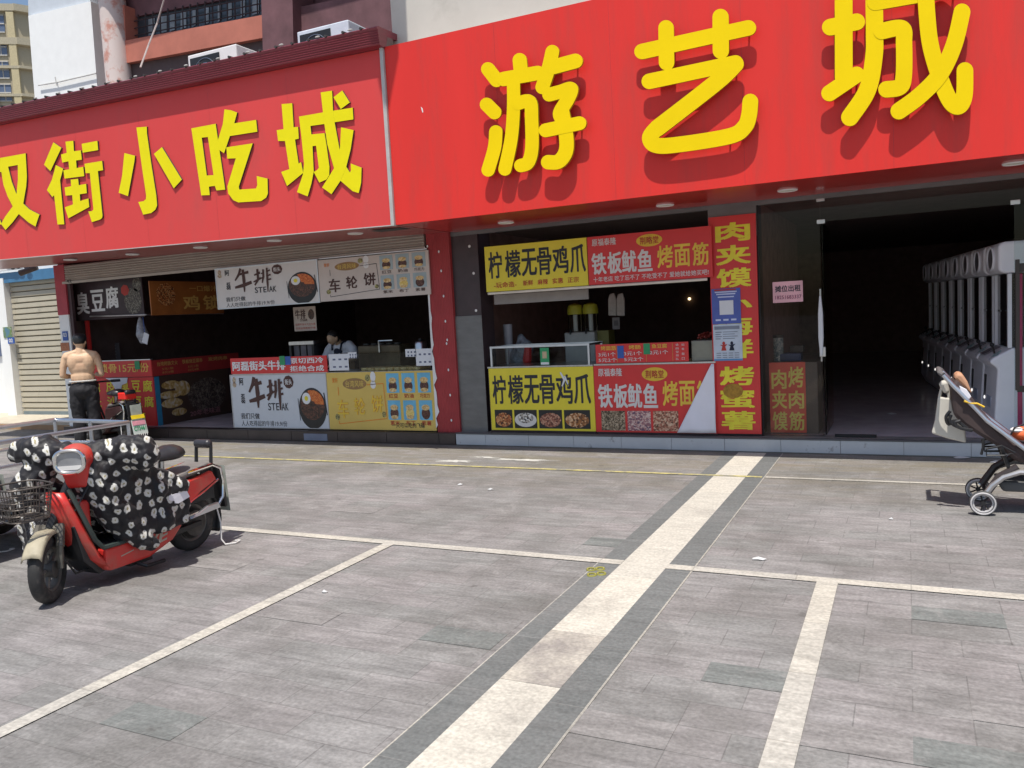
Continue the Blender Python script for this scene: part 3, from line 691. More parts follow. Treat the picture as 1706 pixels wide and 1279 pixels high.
# ================================================================ the two big signs
GY = 7.75
sgn = thing('shop_sign', 'long bright red fascia sign with three raised rounded yellow characters', 'sign', (0, GY, 2.66))
MB().box(-5.075, 6, GY, GY+.03, 2.66, 4.565).build('panel', K['red'], sgn)
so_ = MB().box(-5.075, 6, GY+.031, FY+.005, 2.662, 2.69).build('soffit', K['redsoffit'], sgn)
MB().box(-5.075, 6, GY+.031, 8.0, 4.53, 4.56).build('top_cap', K['greytrim'], sgn)
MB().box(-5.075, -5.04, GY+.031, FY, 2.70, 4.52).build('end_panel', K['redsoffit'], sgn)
mb = MB()
for x in (-3.75, -2.53, -1.31, -.09, 1.13): mb.box(x-.0018, x+.0018, GY-.0012, GY+.001, 2.665, 4.56)
mb.build('panel_seam', M('seam', (.55, .03, .03), .5), sgn)
c = fy(703, 182, GY-.002)
MB().poly([c+Vector(v) for v in ((-.012, 0, .03), (.008, 0, .01), (.014, 0, -.03), (.004, 0, -.035), (-.006, 0, 0))]).build('paint_chip', K['white'], sgn)
def capsule(a, b, r, n=10):
    a = Vector(a); b = Vector(b); d = (b-a); an = math.atan2(d.y, d.x); o = []
    for i in range(n+1):
        t = an+math.pi/2+math.pi*i/n; o.append((a.x+r*math.cos(t), a.y+r*math.sin(t)))
    for i in range(n+1):
        t = an-math.pi/2+math.pi*i/n; o.append((b.x+r*math.cos(t), b.y+r*math.sin(t)))
    return o
def smooth_path(p, k=6):
    if len(p) < 3: return p
    q = []
    P_ = [p[0]]+list(p)+[p[-1]]
    for i in range(1, len(P_)-2):
        for j in range(k):
            t = j/k; a, b, c, d = P_[i-1], P_[i], P_[i+1], P_[i+2]
            q.append(tuple(.5*((2*b[m])+(-a[m]+c[m])*t+(2*a[m]-5*b[m]+4*c[m]-d[m])*t*t+(-a[m]+3*b[m]-3*c[m]+d[m])*t**3) for m in (0, 1)))
    return q+[p[-1]]
def round_letter(name, strokes, s, ox, oy, label):
    L = MB()
    cnt = 0
    for si, (w_, pts) in enumerate(strokes):
        pts = smooth_path([(x/s+ox, y/s+oy) for x, y in pts])
        for j in range(len(pts)-1):
            if math.dist(pts[j], pts[j+1]) < .3: continue
            o = capsule(pts[j], pts[j+1], w_/s/2)
            d = -.00009*cnt; cnt += 1; n = len(o)
            fr = [fy(x, y, 7.660)+Vector((0, d, 0)) for x, y in o]
            mid = [p+Vector((0, .022-d, 0)) for p in fr]
            L.k = 0; L.poly(fr)
            L.k = 1; L.add(fr+mid, [(i, (i+1) % n, n+(i+1) % n, n+i) for i in range(n)]); L.poly(mid)
    o = L.build('letter', [K['yellow'], K['yrim']], sgn); o['label'] = label
    for w_, pts in strokes:
        x, y = pts[len(pts)//2]
        p = fy(x/s+ox, y/s+oy, 7.69); MB().cyl(p, (p.x, GY, p.z), .008, n=6).build('standoff_pin', K['steel'], o)
round_letter('you', [(105, [(150, 250), (215, 335)]), (105, [(140, 520), (200, 580)]), (102, [(210, 728), (200, 850), (152, 1018)]), (108, [(392, 182), (400, 260)]),
    (110, [(270, 326), (400, 303), (530, 280)]), (100, [(345, 360), (345, 560), (328, 780), (280, 1012)]), (102, [(380, 512), (470, 500), (484, 640), (486, 850), (458, 960), (402, 985)]),
    (105, [(642, 120), (612, 250), (566, 390)]), (112, [(650, 235), (818, 190)]), (105, [(618, 446), (700, 425), (785, 402), (760, 480), (700, 585), (722, 640)]),
    (110, [(715, 560), (748, 760), (745, 880), (690, 955), (612, 960)]), (105, [(592, 718), (850, 664)])], 4.567, 780, 60, 'first raised yellow character')
round_letter('yi', [(118, [(135, 345), (945, 165)]), (118, [(318, 165), (322, 430)]), (124, [(733, 82), (735, 340)]), (118, [(190, 572), (848, 432)]), (128, [(846, 440), (700, 580), (250, 930)]),
    (120, [(250, 925), (195, 1000), (240, 1058), (400, 1055), (800, 990), (915, 920), (950, 830), (960, 727)])], 4.568, 1040, 10, 'second raised yellow character')
round_letter('cheng', [(165, [(308, -150), (310, 720)]), (155, [(185, 250), (430, 200)]), (150, [(176, 862), (430, 690)]), (162, [(592, 0), (595, 300), (590, 520), (530, 830), (366, 1086)]),
    (150, [(600, 20), (1000, -50), (1400, -120)]), (152, [(660, 288), (850, 262), (868, 400), (866, 700), (830, 805), (705, 828)]),
    (155, [(1060, -220), (1080, 120), (1110, 400), (1180, 660), (1285, 920), (1370, 985), (1425, 890), (1432, 655)]), (155, [(1405, 112), (1330, 420), (1200, 690), (1010, 890), (820, 1030)]), (150, [(1230, -190), (1330, -110)])], 5.561, 1350, 0, 'third raised yellow character')
# the older sign on the left; its left end sits slightly higher
so2 = thing('shop_sign', 'faded red fascia sign under the maroon eave with flat yellow block characters', 'sign', (-9, GY, 2.7))
LX0, LX1 = -14.2, -5.125
tl = lambda x: (LX1-x)*.021
def tilt(x0, x1, y0, y1, z0, z1):
    return MB().add([(x0, y0, z0+tl(x0)), (x1, y0, z0+tl(x1)), (x1, y1, z0+tl(x1)), (x0, y1, z0+tl(x0)), (x0, y0, z1+tl(x0)), (x1, y0, z1+tl(x1)), (x1, y1, z1+tl(x1)), (x0, y1, z1+tl(x0))],
                    [(3, 2, 1, 0), (4, 5, 6, 7), (0, 1, 5, 4), (1, 2, 6, 5), (2, 3, 7, 6), (3, 0, 4, 7)])
tilt(LX0, LX1, GY, GY+.03, 2.665, 4.55).build('panel', K['redold'], so2)
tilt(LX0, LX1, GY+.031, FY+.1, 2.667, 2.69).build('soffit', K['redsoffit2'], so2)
tilt(LX0, LX1, GY-.004, GY+.03, 2.655, 2.6645).build('bottom_trim', K['greytrim'], so2)
MB().box(-5.122, -5.078, GY-.03, GY+.03, 2.65, 4.60).build('edge_trim', K['greytrim'], so2, bev=.003)
mb = MB()
for x in (-6.45, -7.67, -8.89, -10.11, -11.33): mb.add([(x-.0018, GY-.0012, 2.67+tl(x)), (x+.0018, GY-.0012, 2.67+tl(x)), (x+.0018, GY-.0012, 4.5), (x-.0018, GY-.0012, 4.5)], [(0, 1, 2, 3)])
mb.build('panel_seam', M('faded_seam', (.50, .05, .05), .5), so2)
mb = MB()
for q in ((650, 383, .16), (638, 384, .07)):
    c = fz(q[0], q[1], 2.663); mb.poly([(c.x-q[2]*1.3, c.y-.1, 2.6635), (c.x+q[2]*1.3, c.y-.1, 2.6635), (c.x+q[2]*1.3, c.y+.12, 2.6645), (c.x-q[2]*1.3, c.y+.12, 2.6645)])
mb.build('vent', K['black'], so2)
def flat_letter(polys, s, ox, oy, label):
    L = MB()
    for i, loops in enumerate(polys):
        loops = [[(x/s+ox, y/s+oy) for x, y in lp] for lp in loops]
        L.k = 0
        vs, fs = fill_poly(loops); d = -.0008*i
        L.add([fy(x, y, 7.728)+Vector((0, d, 0)) for x, y in vs], fs)
        L.k = 1
        for lp in loops:
            n = len(lp); fr = [fy(x, y, 7.728)+Vector((0, d, 0)) for x, y in lp]
            L.add(fr+[Vector((p.x, GY+.004, p.z)) for p in fr], [(k, (k+1) % n, n+(k+1) % n, n+k) for k in range(n)])
    o = L.build('letter', [K['yellow2'], M('dark_letter_return', (.07, .065, .06), .5)], so2); o['label'] = label
you_ = [(-60, 316), (303, 250), (318, 520), (310, 640), (275, 845), (350, 915), (467, 975), (440, 1050), (420, 1117), (340, 1070), (222, 968), (150, 1065), (65, 1157), (12, 1085), (60, 1000), (150, 878), (90, 760), (40, 620), (15, 470), (-60, 482)]
yh = [(95, 408), (210, 388), (212, 560), (195, 735), (140, 590)]
flat_letter([[you_, yh], [[(x*.8-440, y+95) for x, y in you_], [(x*.8-440, y+95) for x, y in yh]], [[(-130, 950), (0, 1030), (22, 1095), (-130, 1070)]]], 7.105, 0, 220, 'first flat yellow character, partly cut by the picture edge')
flat_letter([[[(205, 120), (300, 185), (170, 460), (95, 385)]], [[(235, 390), (322, 432), (285, 570), (335, 1090), (255, 1093), (215, 745), (195, 768), (130, 685), (190, 560)]],
    [[(350, 112), (442, 102), (450, 225), (532, 215), (543, 325), (475, 335), (482, 425), (560, 410), (572, 520), (340, 550), (325, 450), (395, 440), (385, 345), (312, 360), (297, 265), (365, 245)]],
    [[(412, 562), (500, 552), (508, 628), (595, 612), (603, 722), (520, 735), (525, 815), (622, 785), (632, 885), (385, 1020), (343, 890), (440, 855), (430, 745), (352, 752), (340, 655), (418, 640)]],
    [[(543, 138), (728, 103), (738, 212), (555, 243)]], [[(577, 375), (785, 340), (797, 450), (735, 460), (790, 985), (785, 1015), (760, 1035), (665, 1065), (622, 938), (665, 935), (683, 915), (640, 485), (590, 485)]]], 7.108, 60, 220, 'second flat yellow character')
flat_letter([[[(122, 460), (248, 492), (240, 560), (165, 970), (55, 930), (95, 730)]],
    [[(265, 157), (388, 148), (390, 230), (440, 580), (500, 960), (510, 1080), (490, 1130), (440, 1170), (345, 1190), (288, 1040), (350, 1030), (378, 1005), (380, 960), (330, 620)]], [[(568, 390), (803, 775), (708, 878), (473, 470)]]], 7.108, 190, 190, 'third flat yellow character')
flat_letter([[[(62, 310), (350, 255), (463, 1035), (360, 1045), (340, 990), (270, 1000), (280, 1100), (180, 1103)], [(185, 420), (258, 412), (325, 862), (245, 868)]],
    [[(455, 85), (530, 95), (605, 122), (570, 250), (450, 605), (385, 560), (380, 440), (435, 260)]], [[(540, 255), (830, 210), (845, 350), (515, 402)]],
    [[(478, 535), (790, 487), (625, 1000), (632, 1035), (830, 1022), (845, 980), (838, 875), (965, 905), (970, 1080), (950, 1130), (890, 1170), (620, 1187), (560, 1160), (500, 1080), (490, 1000), (520, 900), (590, 665), (490, 668)]]], 7.107, 310, 170, 'fourth flat yellow character')
flat_letter([[[(122, 212), (235, 203), (250, 458), (298, 455), (305, 580), (265, 590), (303, 845), (330, 830), (352, 945), (180, 1085), (118, 935), (205, 905), (158, 605), (85, 605), (70, 490), (143, 478)]],
    [[(308, 345), (565, 300), (880, 250), (887, 375), (690, 405), (575, 425), (430, 445), (440, 535), (580, 522), (600, 640), (632, 880), (630, 970), (600, 1015), (525, 1048), (465, 935), (500, 915), (520, 890), (490, 655), (452, 660), (465, 930), (440, 1060), (400, 1195), (287, 1150), (350, 960), (362, 850), (340, 620)]],
    [[(540, 88), (660, 70), (672, 290), (690, 420), (740, 690), (815, 885), (850, 940), (862, 920), (860, 845), (975, 890), (970, 1050), (945, 1160), (880, 1140), (750, 1028), (680, 890), (610, 640), (575, 400)]],
    [[(757, 460), (890, 490), (860, 690), (810, 890), (750, 1030), (655, 1172), (555, 1100), (680, 900), (745, 690)]], [[(770, 68), (850, 195), (755, 265), (677, 140)]]], 6.394, 450, 140, 'fifth flat yellow character')
# downlights in the soffits
def downlight(px, py, zs, label, group):
    c = fz(px, py, zs); r = thing('downlight', label, 'ceiling light', (c.x, c.y, zs), group=group)
    MB().ring((c.x, c.y, zs-.004), .085, .010, (0, 0, 1), 24, 6).build('rim', K['white'], r, smooth=True)
    MB().cyl((c.x, c.y, zs-.008), (c.x, c.y, zs-.001), .08, n=24).build('lens', K['lamp'], r)
for q, lb in (((117, 432), 'round downlight in the faded soffit above the left red post'), ((220.6, 423), 'round downlight in the faded soffit above the dark tofu board'), ((334, 411.5), 'round downlight in the faded soffit above the brown orange board'),
              ((457, 400), 'round downlight in the faded soffit above the hanging steak board'), ((592, 388), 'round downlight in the faded soffit above the hanging pancake board')):
    x = fz(q[0], q[1], 2.7).x
    downlight(q[0], q[1], 2.666+tl(x), lb, 'downlights under the faded sign')
for q, lb in (((843, 370), 'round downlight in the bright soffit above the upper yellow board'), ((1108, 341), 'round downlight in the bright soffit above the upper red squid board'), ((1312, 316), 'round downlight in the bright soffit above the pink notice'), ((1690, 271), 'round downlight in the bright soffit above the claw machines')):
    downlight(q[0], q[1], 2.661, lb, 'downlights under the bright sign')
# ================================================================ boards
def board(name, pn, mat, label, cat='sign board', th=.02, parent=None, frame=None, group=None):
    o = MB().slab(pn, 0, 1, 0, 1, -th, 0).build(name, mat, parent)
    if parent is None: tag(o, label, cat, group)
    if frame:
        mb = MB(); t = frame[1]
        H = pn.V.length; W = pn.U.length; a = t/W; b = t/H
        mb.slab(pn, 0, 1, 0, b, 0, .006); mb.slab(pn, 0, 1, 1-b, 1, 0, .006); mb.slab(pn, 0, a, b, 1-b, 0, .006); mb.slab(pn, 1-a, 1, b, 1-b, 0, .006)
        mb.build('frame', frame[0], o)
    return o
def T(o, pn, items, mat, name='lettering', d=.003):
    mb = MB()
    for it in items: mb.text(pn, it[0], it[1], it[2], it[3], it[4], it[5] if len(it) > 5 else .02, d)
    return mb.build(name, mat, o)
def brush(mb, pn, pts, d=.004):
    """one tapering brush stroke; pts = (u, v, half width in v)"""
    asp = pn.V.length/pn.U.length
    L = []; R_ = []
    for i, (u, v, h) in enumerate(pts):
        a = pts[max(i-1, 0)]; b = pts[min(i+1, len(pts)-1)]
        dx = (b[0]-a[0])/asp; dy = b[1]-a[1]; l = math.hypot(dx, dy) or 1
        nx, ny = -dy/l, dx/l
        L.append(pn.pt(u+nx*h*asp, v+ny*h, d)); R_.append(pn.pt(u-nx*h*asp, v-ny*h, d))
    n = len(pts)
    mb.add(L+R_, [(i, i+1, n+i+1, n+i) for i in range(n-1)])
F_beef = Mphoto('beef_print', [(.02, .012, .01), (.07, .03, .02), (.16, .06, .035)], 34)
F_rice = Mphoto('chilli_rice_print', [(.38, .04, .01), (.62, .14, .02), (.75, .30, .08)], 60)
F_sky = K['cyan']
F_pie = Mphoto('pancake_print', [(.45, .26, .08), (.70, .48, .20), (.80, .62, .35)], 30)
F_fill = [Mphoto('filling_print', [(.03, .01, .01), (.10, .03, .02), (.16, .08, .05)], 40), Mphoto('custard_print', [(.70, .50, .10), (.80, .62, .2), (.9, .75, .4)], 30)]
F_meat = [Mphoto('chicken_print', [(.04, .015, .01), (.45, .12, .03), (.70, .40, .18)], 55, 'vor'), Mphoto('claw_print', [(.05, .05, .06), (.40, .36, .30), (.8, .78, .74)], 50, 'vor'), Mphoto('nut_print', [(.07, .02, .015), (.30, .10, .06), (.55, .30, .20)], 60, 'vor'), Mphoto('spicy_print', [(.06, .02, .01), (.40, .15, .04), (.75, .50, .30)], 45, 'vor')]
F_squid = [Mphoto('squid_print', [(.05, .035, .02), (.22, .16, .10), (.5, .4, .28)], 70, 'vor'), Mphoto('skewer_print', [(.10, .06, .12), (.45, .20, .20), (.7, .55, .5)], 70, 'vor'), Mphoto('gluten_print', [(.12, .05, .03), (.45, .16, .10), (.7, .5, .35)], 60, 'vor')]
def steak(pn, o, low):
    """the white steak board: brush characters, STEAK, a bowl with an egg"""
    mb = MB()
    for s_ in ([(.262, .05, .020), (.245, .18, .022), (.20, .33, .012)], [(.235, .20, .012), (.34, .15, .020)], [(.195, .50, .016), (.28, .46, .026), (.365, .40, .022)], [(.285, .08, .022), (.29, .35, .028), (.287, .62, .010)],
               [(.395, .24, .010), (.455, .19, .018)], [(.43, .10, .018), (.432, .35, .022), (.395, .48, .012)], [(.385, .40, .010), (.46, .32, .016)],
               [(.488, .12, .016), (.485, .30, .018), (.47, .44, .010)], [(.465, .22, .008), (.487, .20, .010)], [(.460, .33, .008), (.487, .30, .010)], [(.525, .09, .016), (.522, .40, .018), (.520, .66, .008)], [(.525, .18, .008), (.555, .15, .012)], [(.523, .28, .008), (.558, .26, .012)], [(.522, .38, .008), (.56, .36, .012)]):
        brush(mb, pn, [(a_, b_, c_*1.75) for a_, b_, c_ in s_], .004+.0003*len(mb.f))
    mb.build('brush_lettering', K['brownink'], o)
    T(o, pn, [('STE', .39, .505, .53, .67, .02), ('AK', .53, .60, .53, .67, .02), ('阿', .10, .145, .06, .2, .03), ('磊', .105, .15, .36, .54, .03), ('我们只做', .09, .29, .72, .83, .015), ('人人吃得起的牛排19.9/份', .09, .575, .86, .965, .004)], K['ink'])
    mb = MB(); mb.disc(pn, .62, .15, .052, .12, .004, 9); bd = mb.build('badge', K['brownink'], o)
    T(bd, pn, [('街头', .585, .655, .10, .2, .02)], K['white'], d=.006)
    mb = MB(); mb.disc(pn, .045, .10, .018, .06, .003, 10); mb.disc(pn, .045, .19, .022, .05, .003, 10); mb.build('printed_figure', Mphoto('tiny_print', [(.1, .1, .1), (.5, .3, .2), (.6, .7, .5)], 60), o)
    cu, cv = .845, .60
    bw = MB().disc(pn, cu, cv+.03, .135, .37, .0035, 40).build('bowl_print', K['black'], o)
    MB().disc(pn, cu, cv-.03, .120, .27, .0045, 36).build('beef_print', F_beef, bw)
    mb = MB(); mb.poly([pn.pt(cu+.115*math.cos(a)*(1 if k_ == 0 else .25), cv-.06+.24*math.sin(a)*(1 if k_ == 0 else .2), .0055) for k_, a in [(0, -1.9+i*.2) for i in range(11)]+[(1, .2), (1, -.8), (1, -1.7)]]).build('rice_print', F_rice, bw)
    MB().disc(pn, cu-.055, cv-.15, .043, .105, .0065, 14).build('egg_print', K['white'], bw)
    MB().disc(pn, cu-.055, cv-.15, .018, .045, .0075, 14).build('yolk_print', K['boardyellow'], bw)
    mb = MB(); brush(mb, pn, [(.965, .35, .012), (.985, .75, .008)], .004); brush(mb, pn, [(.705, .45, .006), (.715, .85, .006)], .004); mb.build('cutlery_print', K['ink'], o)
def wheelcake(pn, o, low):
    pill = MB().disc(pn, .272, .20, .115, .10, .003, 22).build('pill_print', M('brown_gold_print', (.33, .19, .07), .5), o)
    T(pill, pn, [('台湾风味', .185, .36, .14, .26, .015)], K['boardcream'], d=.005)
    T(o, pn, [('茉轩', .055, .11, .09, .18, .02)], K['orange'], 'small_lettering')
    items = [('车', .09, .20, .47, .80), ('轮', .255, .36, .44, .74), ('饼', .42, .53, .40, .70)]
    T(o, pn, [i+(.035,) for i in items], K['orange'] if low else K['brownink'], 'title_lettering')
    if low:
        T(o, pn, [(i[0], i[1], i[2], i[3]+.0, i[4], .012) for i in items], M('yellow_print', (.80, .55, .05), .5), 'title_highlight', .005)
        T(o, pn, [('一只可以吃的飞碟', .60, .90, .87, .955, .015)], K['ink'], 'small_lettering')
    ln = K['orange'] if low else K['ink']
    mb = MB()
    for a, b in (((.11, .25), (.11, .40)), ((.39, .22), (.545, .20)), ((.545, .20), (.56, .80)), ((.10, .90), (.56, .80)), ((.10, .85), (.10, .90))):
        brush(mb, pn, [(a[0], a[1], .006), (b[0], b[1], .006)], .003)
    mb.build('line_print', ln, o)
    mb = MB(); mb.disc(pn, .40, .10, .024, .06, .003, 12); mb.disc(pn, .085, .78, .022, .055, .004, 14); mb.disc(pn, .535, .73, .018, .05, .004, 14); mb.build('round_print', Mphoto('wheel_print', [(.03, .03, .02), (.25, .22, .08), (.6, .55, .2)], 50), o)
    mb = MB(); mb.disc(pn, .452, .08, .026, .09, .003, 10); mb.disc(pn, .45, .22, .026, .07, .003, 10); mb.build('cartoon_print', K['white'], o)
    cap = [('红豆', '奶油', '巧克力'), ('紫米', '布丁', '紫薯')]
    for r in range(2):
        for c_ in range(3):
            u0 = .575+c_*.142; v0 = .03+r*.46
            ph = MB().slab(pn, u0, u0+.115, v0, v0+.33, 0, .003).build('photo', F_sky if low else M('pale_blue_print', (.36, .45, .48), .5), o)
            uc, vc = u0+.058, v0+.17
            MB().disc(pn, uc, vc+.05, .038, .10, .0045, 16).build('cake_print', F_fill[1 if (r, c_) == (1, 1) else 0], ph)
            mb = MB(); mb.disc(pn, uc, vc-.05, .036, .05, .0055, 14)
            if (r, c_) != (1, 2): mb.disc(pn, uc, vc+.115, .034, .035, .0055, 14)
            mb.build('crust_print', F_pie, ph)
            T(o, pn, [(cap[r][c_], u0+.015, u0+.10, v0+.345, v0+.42, .015)], K['redink'] if low else K['brownink'], 'caption')
# hanging row in the left shop
WZ = 9.0
sa, sb_ = fy(360, 447, WZ), fy(537, 512, WZ)
tu = PX(-9.02, -7.165, 2.49, 1.905, WZ-.03)
o = board('hanging_board', tu, K['offwhite'], 'hanging white STEAK board with brush characters and a bowl under the shutter', frame=(K['alu'], .012)); steak(tu, o, False)
tw_ = PX(-7.155, -5.42, 2.47, 1.915, WZ-.03)
o = board('hanging_board', tw_, K['boardbeige'], 'hanging pale beige pancake board with six filling photos beside the ribbed red post'); wheelcake(tw_, o, False)
mb = MB(); mb.tube([(-9.0, WZ, 2.50), (-5.45, WZ, 2.49)], .014, 6)
o = mb.build('hanging_rail', K['steel']); tag(o, 'thin dark rail carrying the steak and pancake boards under the rolled shutter', 'rail')
td = px_panel(121, 470, 241, 527, 9.3)
o = board('hanging_board', td, K['boarddark'], 'dark hanging board with three white characters and a chilli picture above the tofu stall')
T(o, td, [('臭', .03, .22, .27, .85, .04), ('豆', .25, .45, .24, .80, .04), ('腐', .47, .66, .19, .75, .04)], K['white'])
mb = MB(); mb.disc(td, .76, .32, .06, .14, .004, 7); mb.build('chilli_print', K['redink'], o)
mb = MB(); mb.disc(td, .86, .60, .12, .33, .003, 18); mb.disc(td, .93, .2, .06, .18, .003, 12); mb.build('food_print', Mphoto('tofu_print', [(.015, .012, .012), (.08, .06, .05), (.30, .28, .22)], 40), o)
CX = -10.65
sd0 = fx(246, 468, CX); sd1 = fx(360, 520, CX)
ts = Panel((CX+.03, sd0.y, sd0.z), (0, sd1.y+.15-sd0.y, 0), (0, 0, sd1.z-sd0.z-.02), (1, 0, 0))
o = board('hanging_board', ts, K['boardorange'], 'brown orange hanging board running back into the shop beside the dark tofu board')
T(o, ts, [('鸡', .42, .65, .42, .88, .03), ('锁', .70, .95, .42, .88, .03), ('一口爆汁', .52, .92, .12, .30, .02)], M('ochre_ink', (.75, .47, .14), .5))
mb = MB(); mb.disc(ts, .2, .4, .13, .35, .003, 9); mb.build('food_print', F_meat[0], o)
mb = MB(); a = fy(150, 527, 9.27); b = fx(243, 524, CX); c = fx(372, 522, CX)
mb.tube([a, b], .012, 6); mb.tube([b, c], .012, 6)
tag(mb.build('curtain_rail', K['steel']), 'slim metal rail along the bottom of the tofu and brown orange boards', 'rail')
# tofu stall counter
tf = thing('food_counter', 'red tofu counter with rows of yellow characters and a food photo on its right side', 'counter', (-11.4, 9.4, ST))
MB().box(-12.35, CX, 9.12, 11.0, ST, 1.0).build('body', K['boarddark'], tf)
pf = PX(-12.35, CX+.002, .93, .16, 9.112)
fo = board('front_panel', pf, K['boardred'], None, parent=tf)
T(fo, pf, [('脆', .14, .28, .06, .30, .03), ('皮', .36, .50, .06, .30, .03), ('臭', .55, .68, .06, .30, .03), ('豆', .71, .83, .06, .30, .03), ('腐', .86, .985, .06, .30, .03),
           ('长', .14, .28, .39, .62, .03), ('沙', .36, .50, .39, .62, .03), ('臭', .55, .68, .39, .62, .03), ('豆', .71, .83, .39, .62, .03), ('腐', .86, .985, .39, .62, .03), ('豆', .36, .50, .70, .92, .03), ('腐', .55, .66, .70, .92, .03), ('脑', .74, .86, .70, .92, .03)], K['boardyellow'])
pq = PX(-12.35, CX+.002, 1.20, .94, 9.10)
so3 = board('price_strip', pq, K['boardred'], None, parent=tf, th=.012)
T(so3, pq, [('锁骨15元/份', .30, .97, .15, .72, .022)], M('gold_print', (.80, .50, .10), .5))
MB().box(-12.35, CX+.004, 9.09, 9.14, 1.20, 1.215).build('top_edge', K['alu'], tf)
ps = Panel((CX+.004, 9.13, .93), (0, 1.55, 0), (0, 0, -.775), (1, 0, 0))
si = board('side_panel', ps, M('dark_photo_ground', (.07, .04, .03), .4), None, parent=tf)
MB().slab(ps, .0, .06, 0, 1, 0, .004).build('blue_edge', M('blue_edge_print', (.03, .22, .40), .5), si)
mb = MB()
for (u, v, ru, rv) in ((.2, .2, .12, .09), (.18, .4, .15, .08), (.2, .58, .14, .10), (.35, .3, .1, .16), (.28, .78, .10, .08)): mb.disc(ps, u, v, ru, rv, .003+.0004*len(mb.f), 12)
mb.build('photo', Mphoto('tofu_slices_print', [(.30, .16, .04), (.55, .38, .15), (.62, .55, .48)], 9), si)
mb = MB(); mb.disc(ps, .68, .5, .27, .36, .003, 28); mb.build('photo', Mphoto('braise_print', [(.02, .015, .012), (.09, .06, .05), (.24, .20, .16)], 22), si)
T(si, ps, [('20年老味道', .42, .85, .80, .93, .02)], M('dim_pink_ink', (.35, .16, .18), .5))
pr_ = Panel((CX+.012, 9.11, 1.19), (0, 1.85, 0), (0, 0, -.25), (1, 0, 0))
so4 = board('side_price_strip', pr_, M('deep_red_board', (.36, .03, .03), .5), None, parent=tf, th=.012)
T(so4, pr_, [('台湾烤肠文火', .05, .27, .12, .40, .02), ('5元1根', .10, .22, .52, .68, .01), ('8元2根', .10, .22, .74, .90, .01), ('铁板烧豆腐串', .32, .55, .12, .40, .02), ('炭烤肉串', .62, .85, .12, .40, .02), ('3元1串', .38, .5, .52, .7, .01), ('10元4串', .38, .5, .75, .92, .01)], M('dim_gold_print', (.55, .33, .10), .5))
mb = MB(); a = fy(178, 605, 9.09); mb.slab(PX(-10.99, -10.88, 1.19, 1.06, 9.085), 0, 1, 0, 1, 0, .004)
mb.build('green_code_card', K['green'], tf)
pw = PX(-11.72, -11.2, .93, .60, 9.105)
mb = MB(); mb.poly([pw.pt(0, 0), pw.pt(1, 0), pw.pt(.95, .25), pw.pt(.72, .35), pw.pt(.62, .75), pw.pt(.5, .95), pw.pt(.35, .4), pw.pt(.2, .12)]); mb.build('torn_patch', K['paper'], tf)
# things on the tofu stall
def barrel(x, y, z, r, h, mat): return [(0, 0), (r*.8, 0), (r, h*.15), (r, h*.8), (r*.75, h), (0, h)]
for i, (px, lab) in enumerate(((143, 'olive green drink dispenser hanging left behind the shirtless man'), (159, 'olive green drink dispenser right of its twin behind the shirtless man'))):
    c = fy(px, 560, 9.75); t_ = thing('drink_dispenser', lab, 'drink dispenser', (c.x, 9.75, 1.28), group='drink dispensers on the tofu stall')
    MB().lathe([(0, 0), (.12, 0), (.12, .28), (0, .28)], (c.x, 9.75, 1.10), (0, 0, 1), 16).build('base', M('brown_wood_base', (.14, .08, .04), .6), t_, smooth=True)
    MB().lathe([(0, 0), (.09, 0), (.13, .1), (.13, .42), (.10, .5), (0, .5)], (c.x, 9.75, 1.385), (0, 0, 1), 16).build('tank', M('olive_tank', (.22, .20, .06), .4), t_, smooth=True)
    MB().tube([(c.x+.02, 9.60, 1.32), (c.x+.02, 9.66, 1.32)], .03, 8).build('tap', K['white'], t_)
MB().box(-12.42, -12.36, 9.36, 9.40, 1.2, 1.88).build('red_side_strip', K['boardred'], tf)
t_ = thing('hanging_bag', 'clear plastic bag hanging below the corner of the dark tofu board', 'bag', fy(233, 560, 9.4))
a = fy(233, 528, 9.4)
MB().caps([a, a+Vector((0, 0, -.12)), a+Vector((.02, 0, -.28)), a+Vector((.02, 0, -.38))], [.02, .06, .10, .06], 10).build('bag', M('plastic_film', (.35, .36, .40), .25, var=.4, scale=20), t_, remesh=.012, fair=2)
t_ = thing('payment_card', 'tilted white payment card dangling in front of the tofu stall', 'card', fy(243, 555, 9.35))
b0 = fy(243, 540, 9.35); MB().tube([fy(238, 528, 9.35), fy(241, 553, 9.35)], .006, 5).build('string', K['blue'], t_)
q = [fy(240, 553, 9.35), fy(248, 557, 9.35), fy(245, 574, 9.35), fy(236, 570, 9.35)]
MB().prism(q, (0, .006, 0)).build('card', K['paper'], t_)
o = thing('menu_board', 'small whiteboard standing behind the counter of the tofu stall', 'board', (-11.2, 10.3, 1.0))
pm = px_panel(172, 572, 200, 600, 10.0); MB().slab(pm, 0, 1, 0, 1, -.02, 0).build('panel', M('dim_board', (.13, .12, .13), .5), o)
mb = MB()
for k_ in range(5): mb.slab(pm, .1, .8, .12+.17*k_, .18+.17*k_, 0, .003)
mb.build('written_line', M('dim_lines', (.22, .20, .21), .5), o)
MB().cyl((pm.pt(.5, 1).x, 10.02, 1.0), (pm.pt(.5, 1).x, 10.02, pm.pt(.5, 1).z), .02).build('foot', K['black'], o)
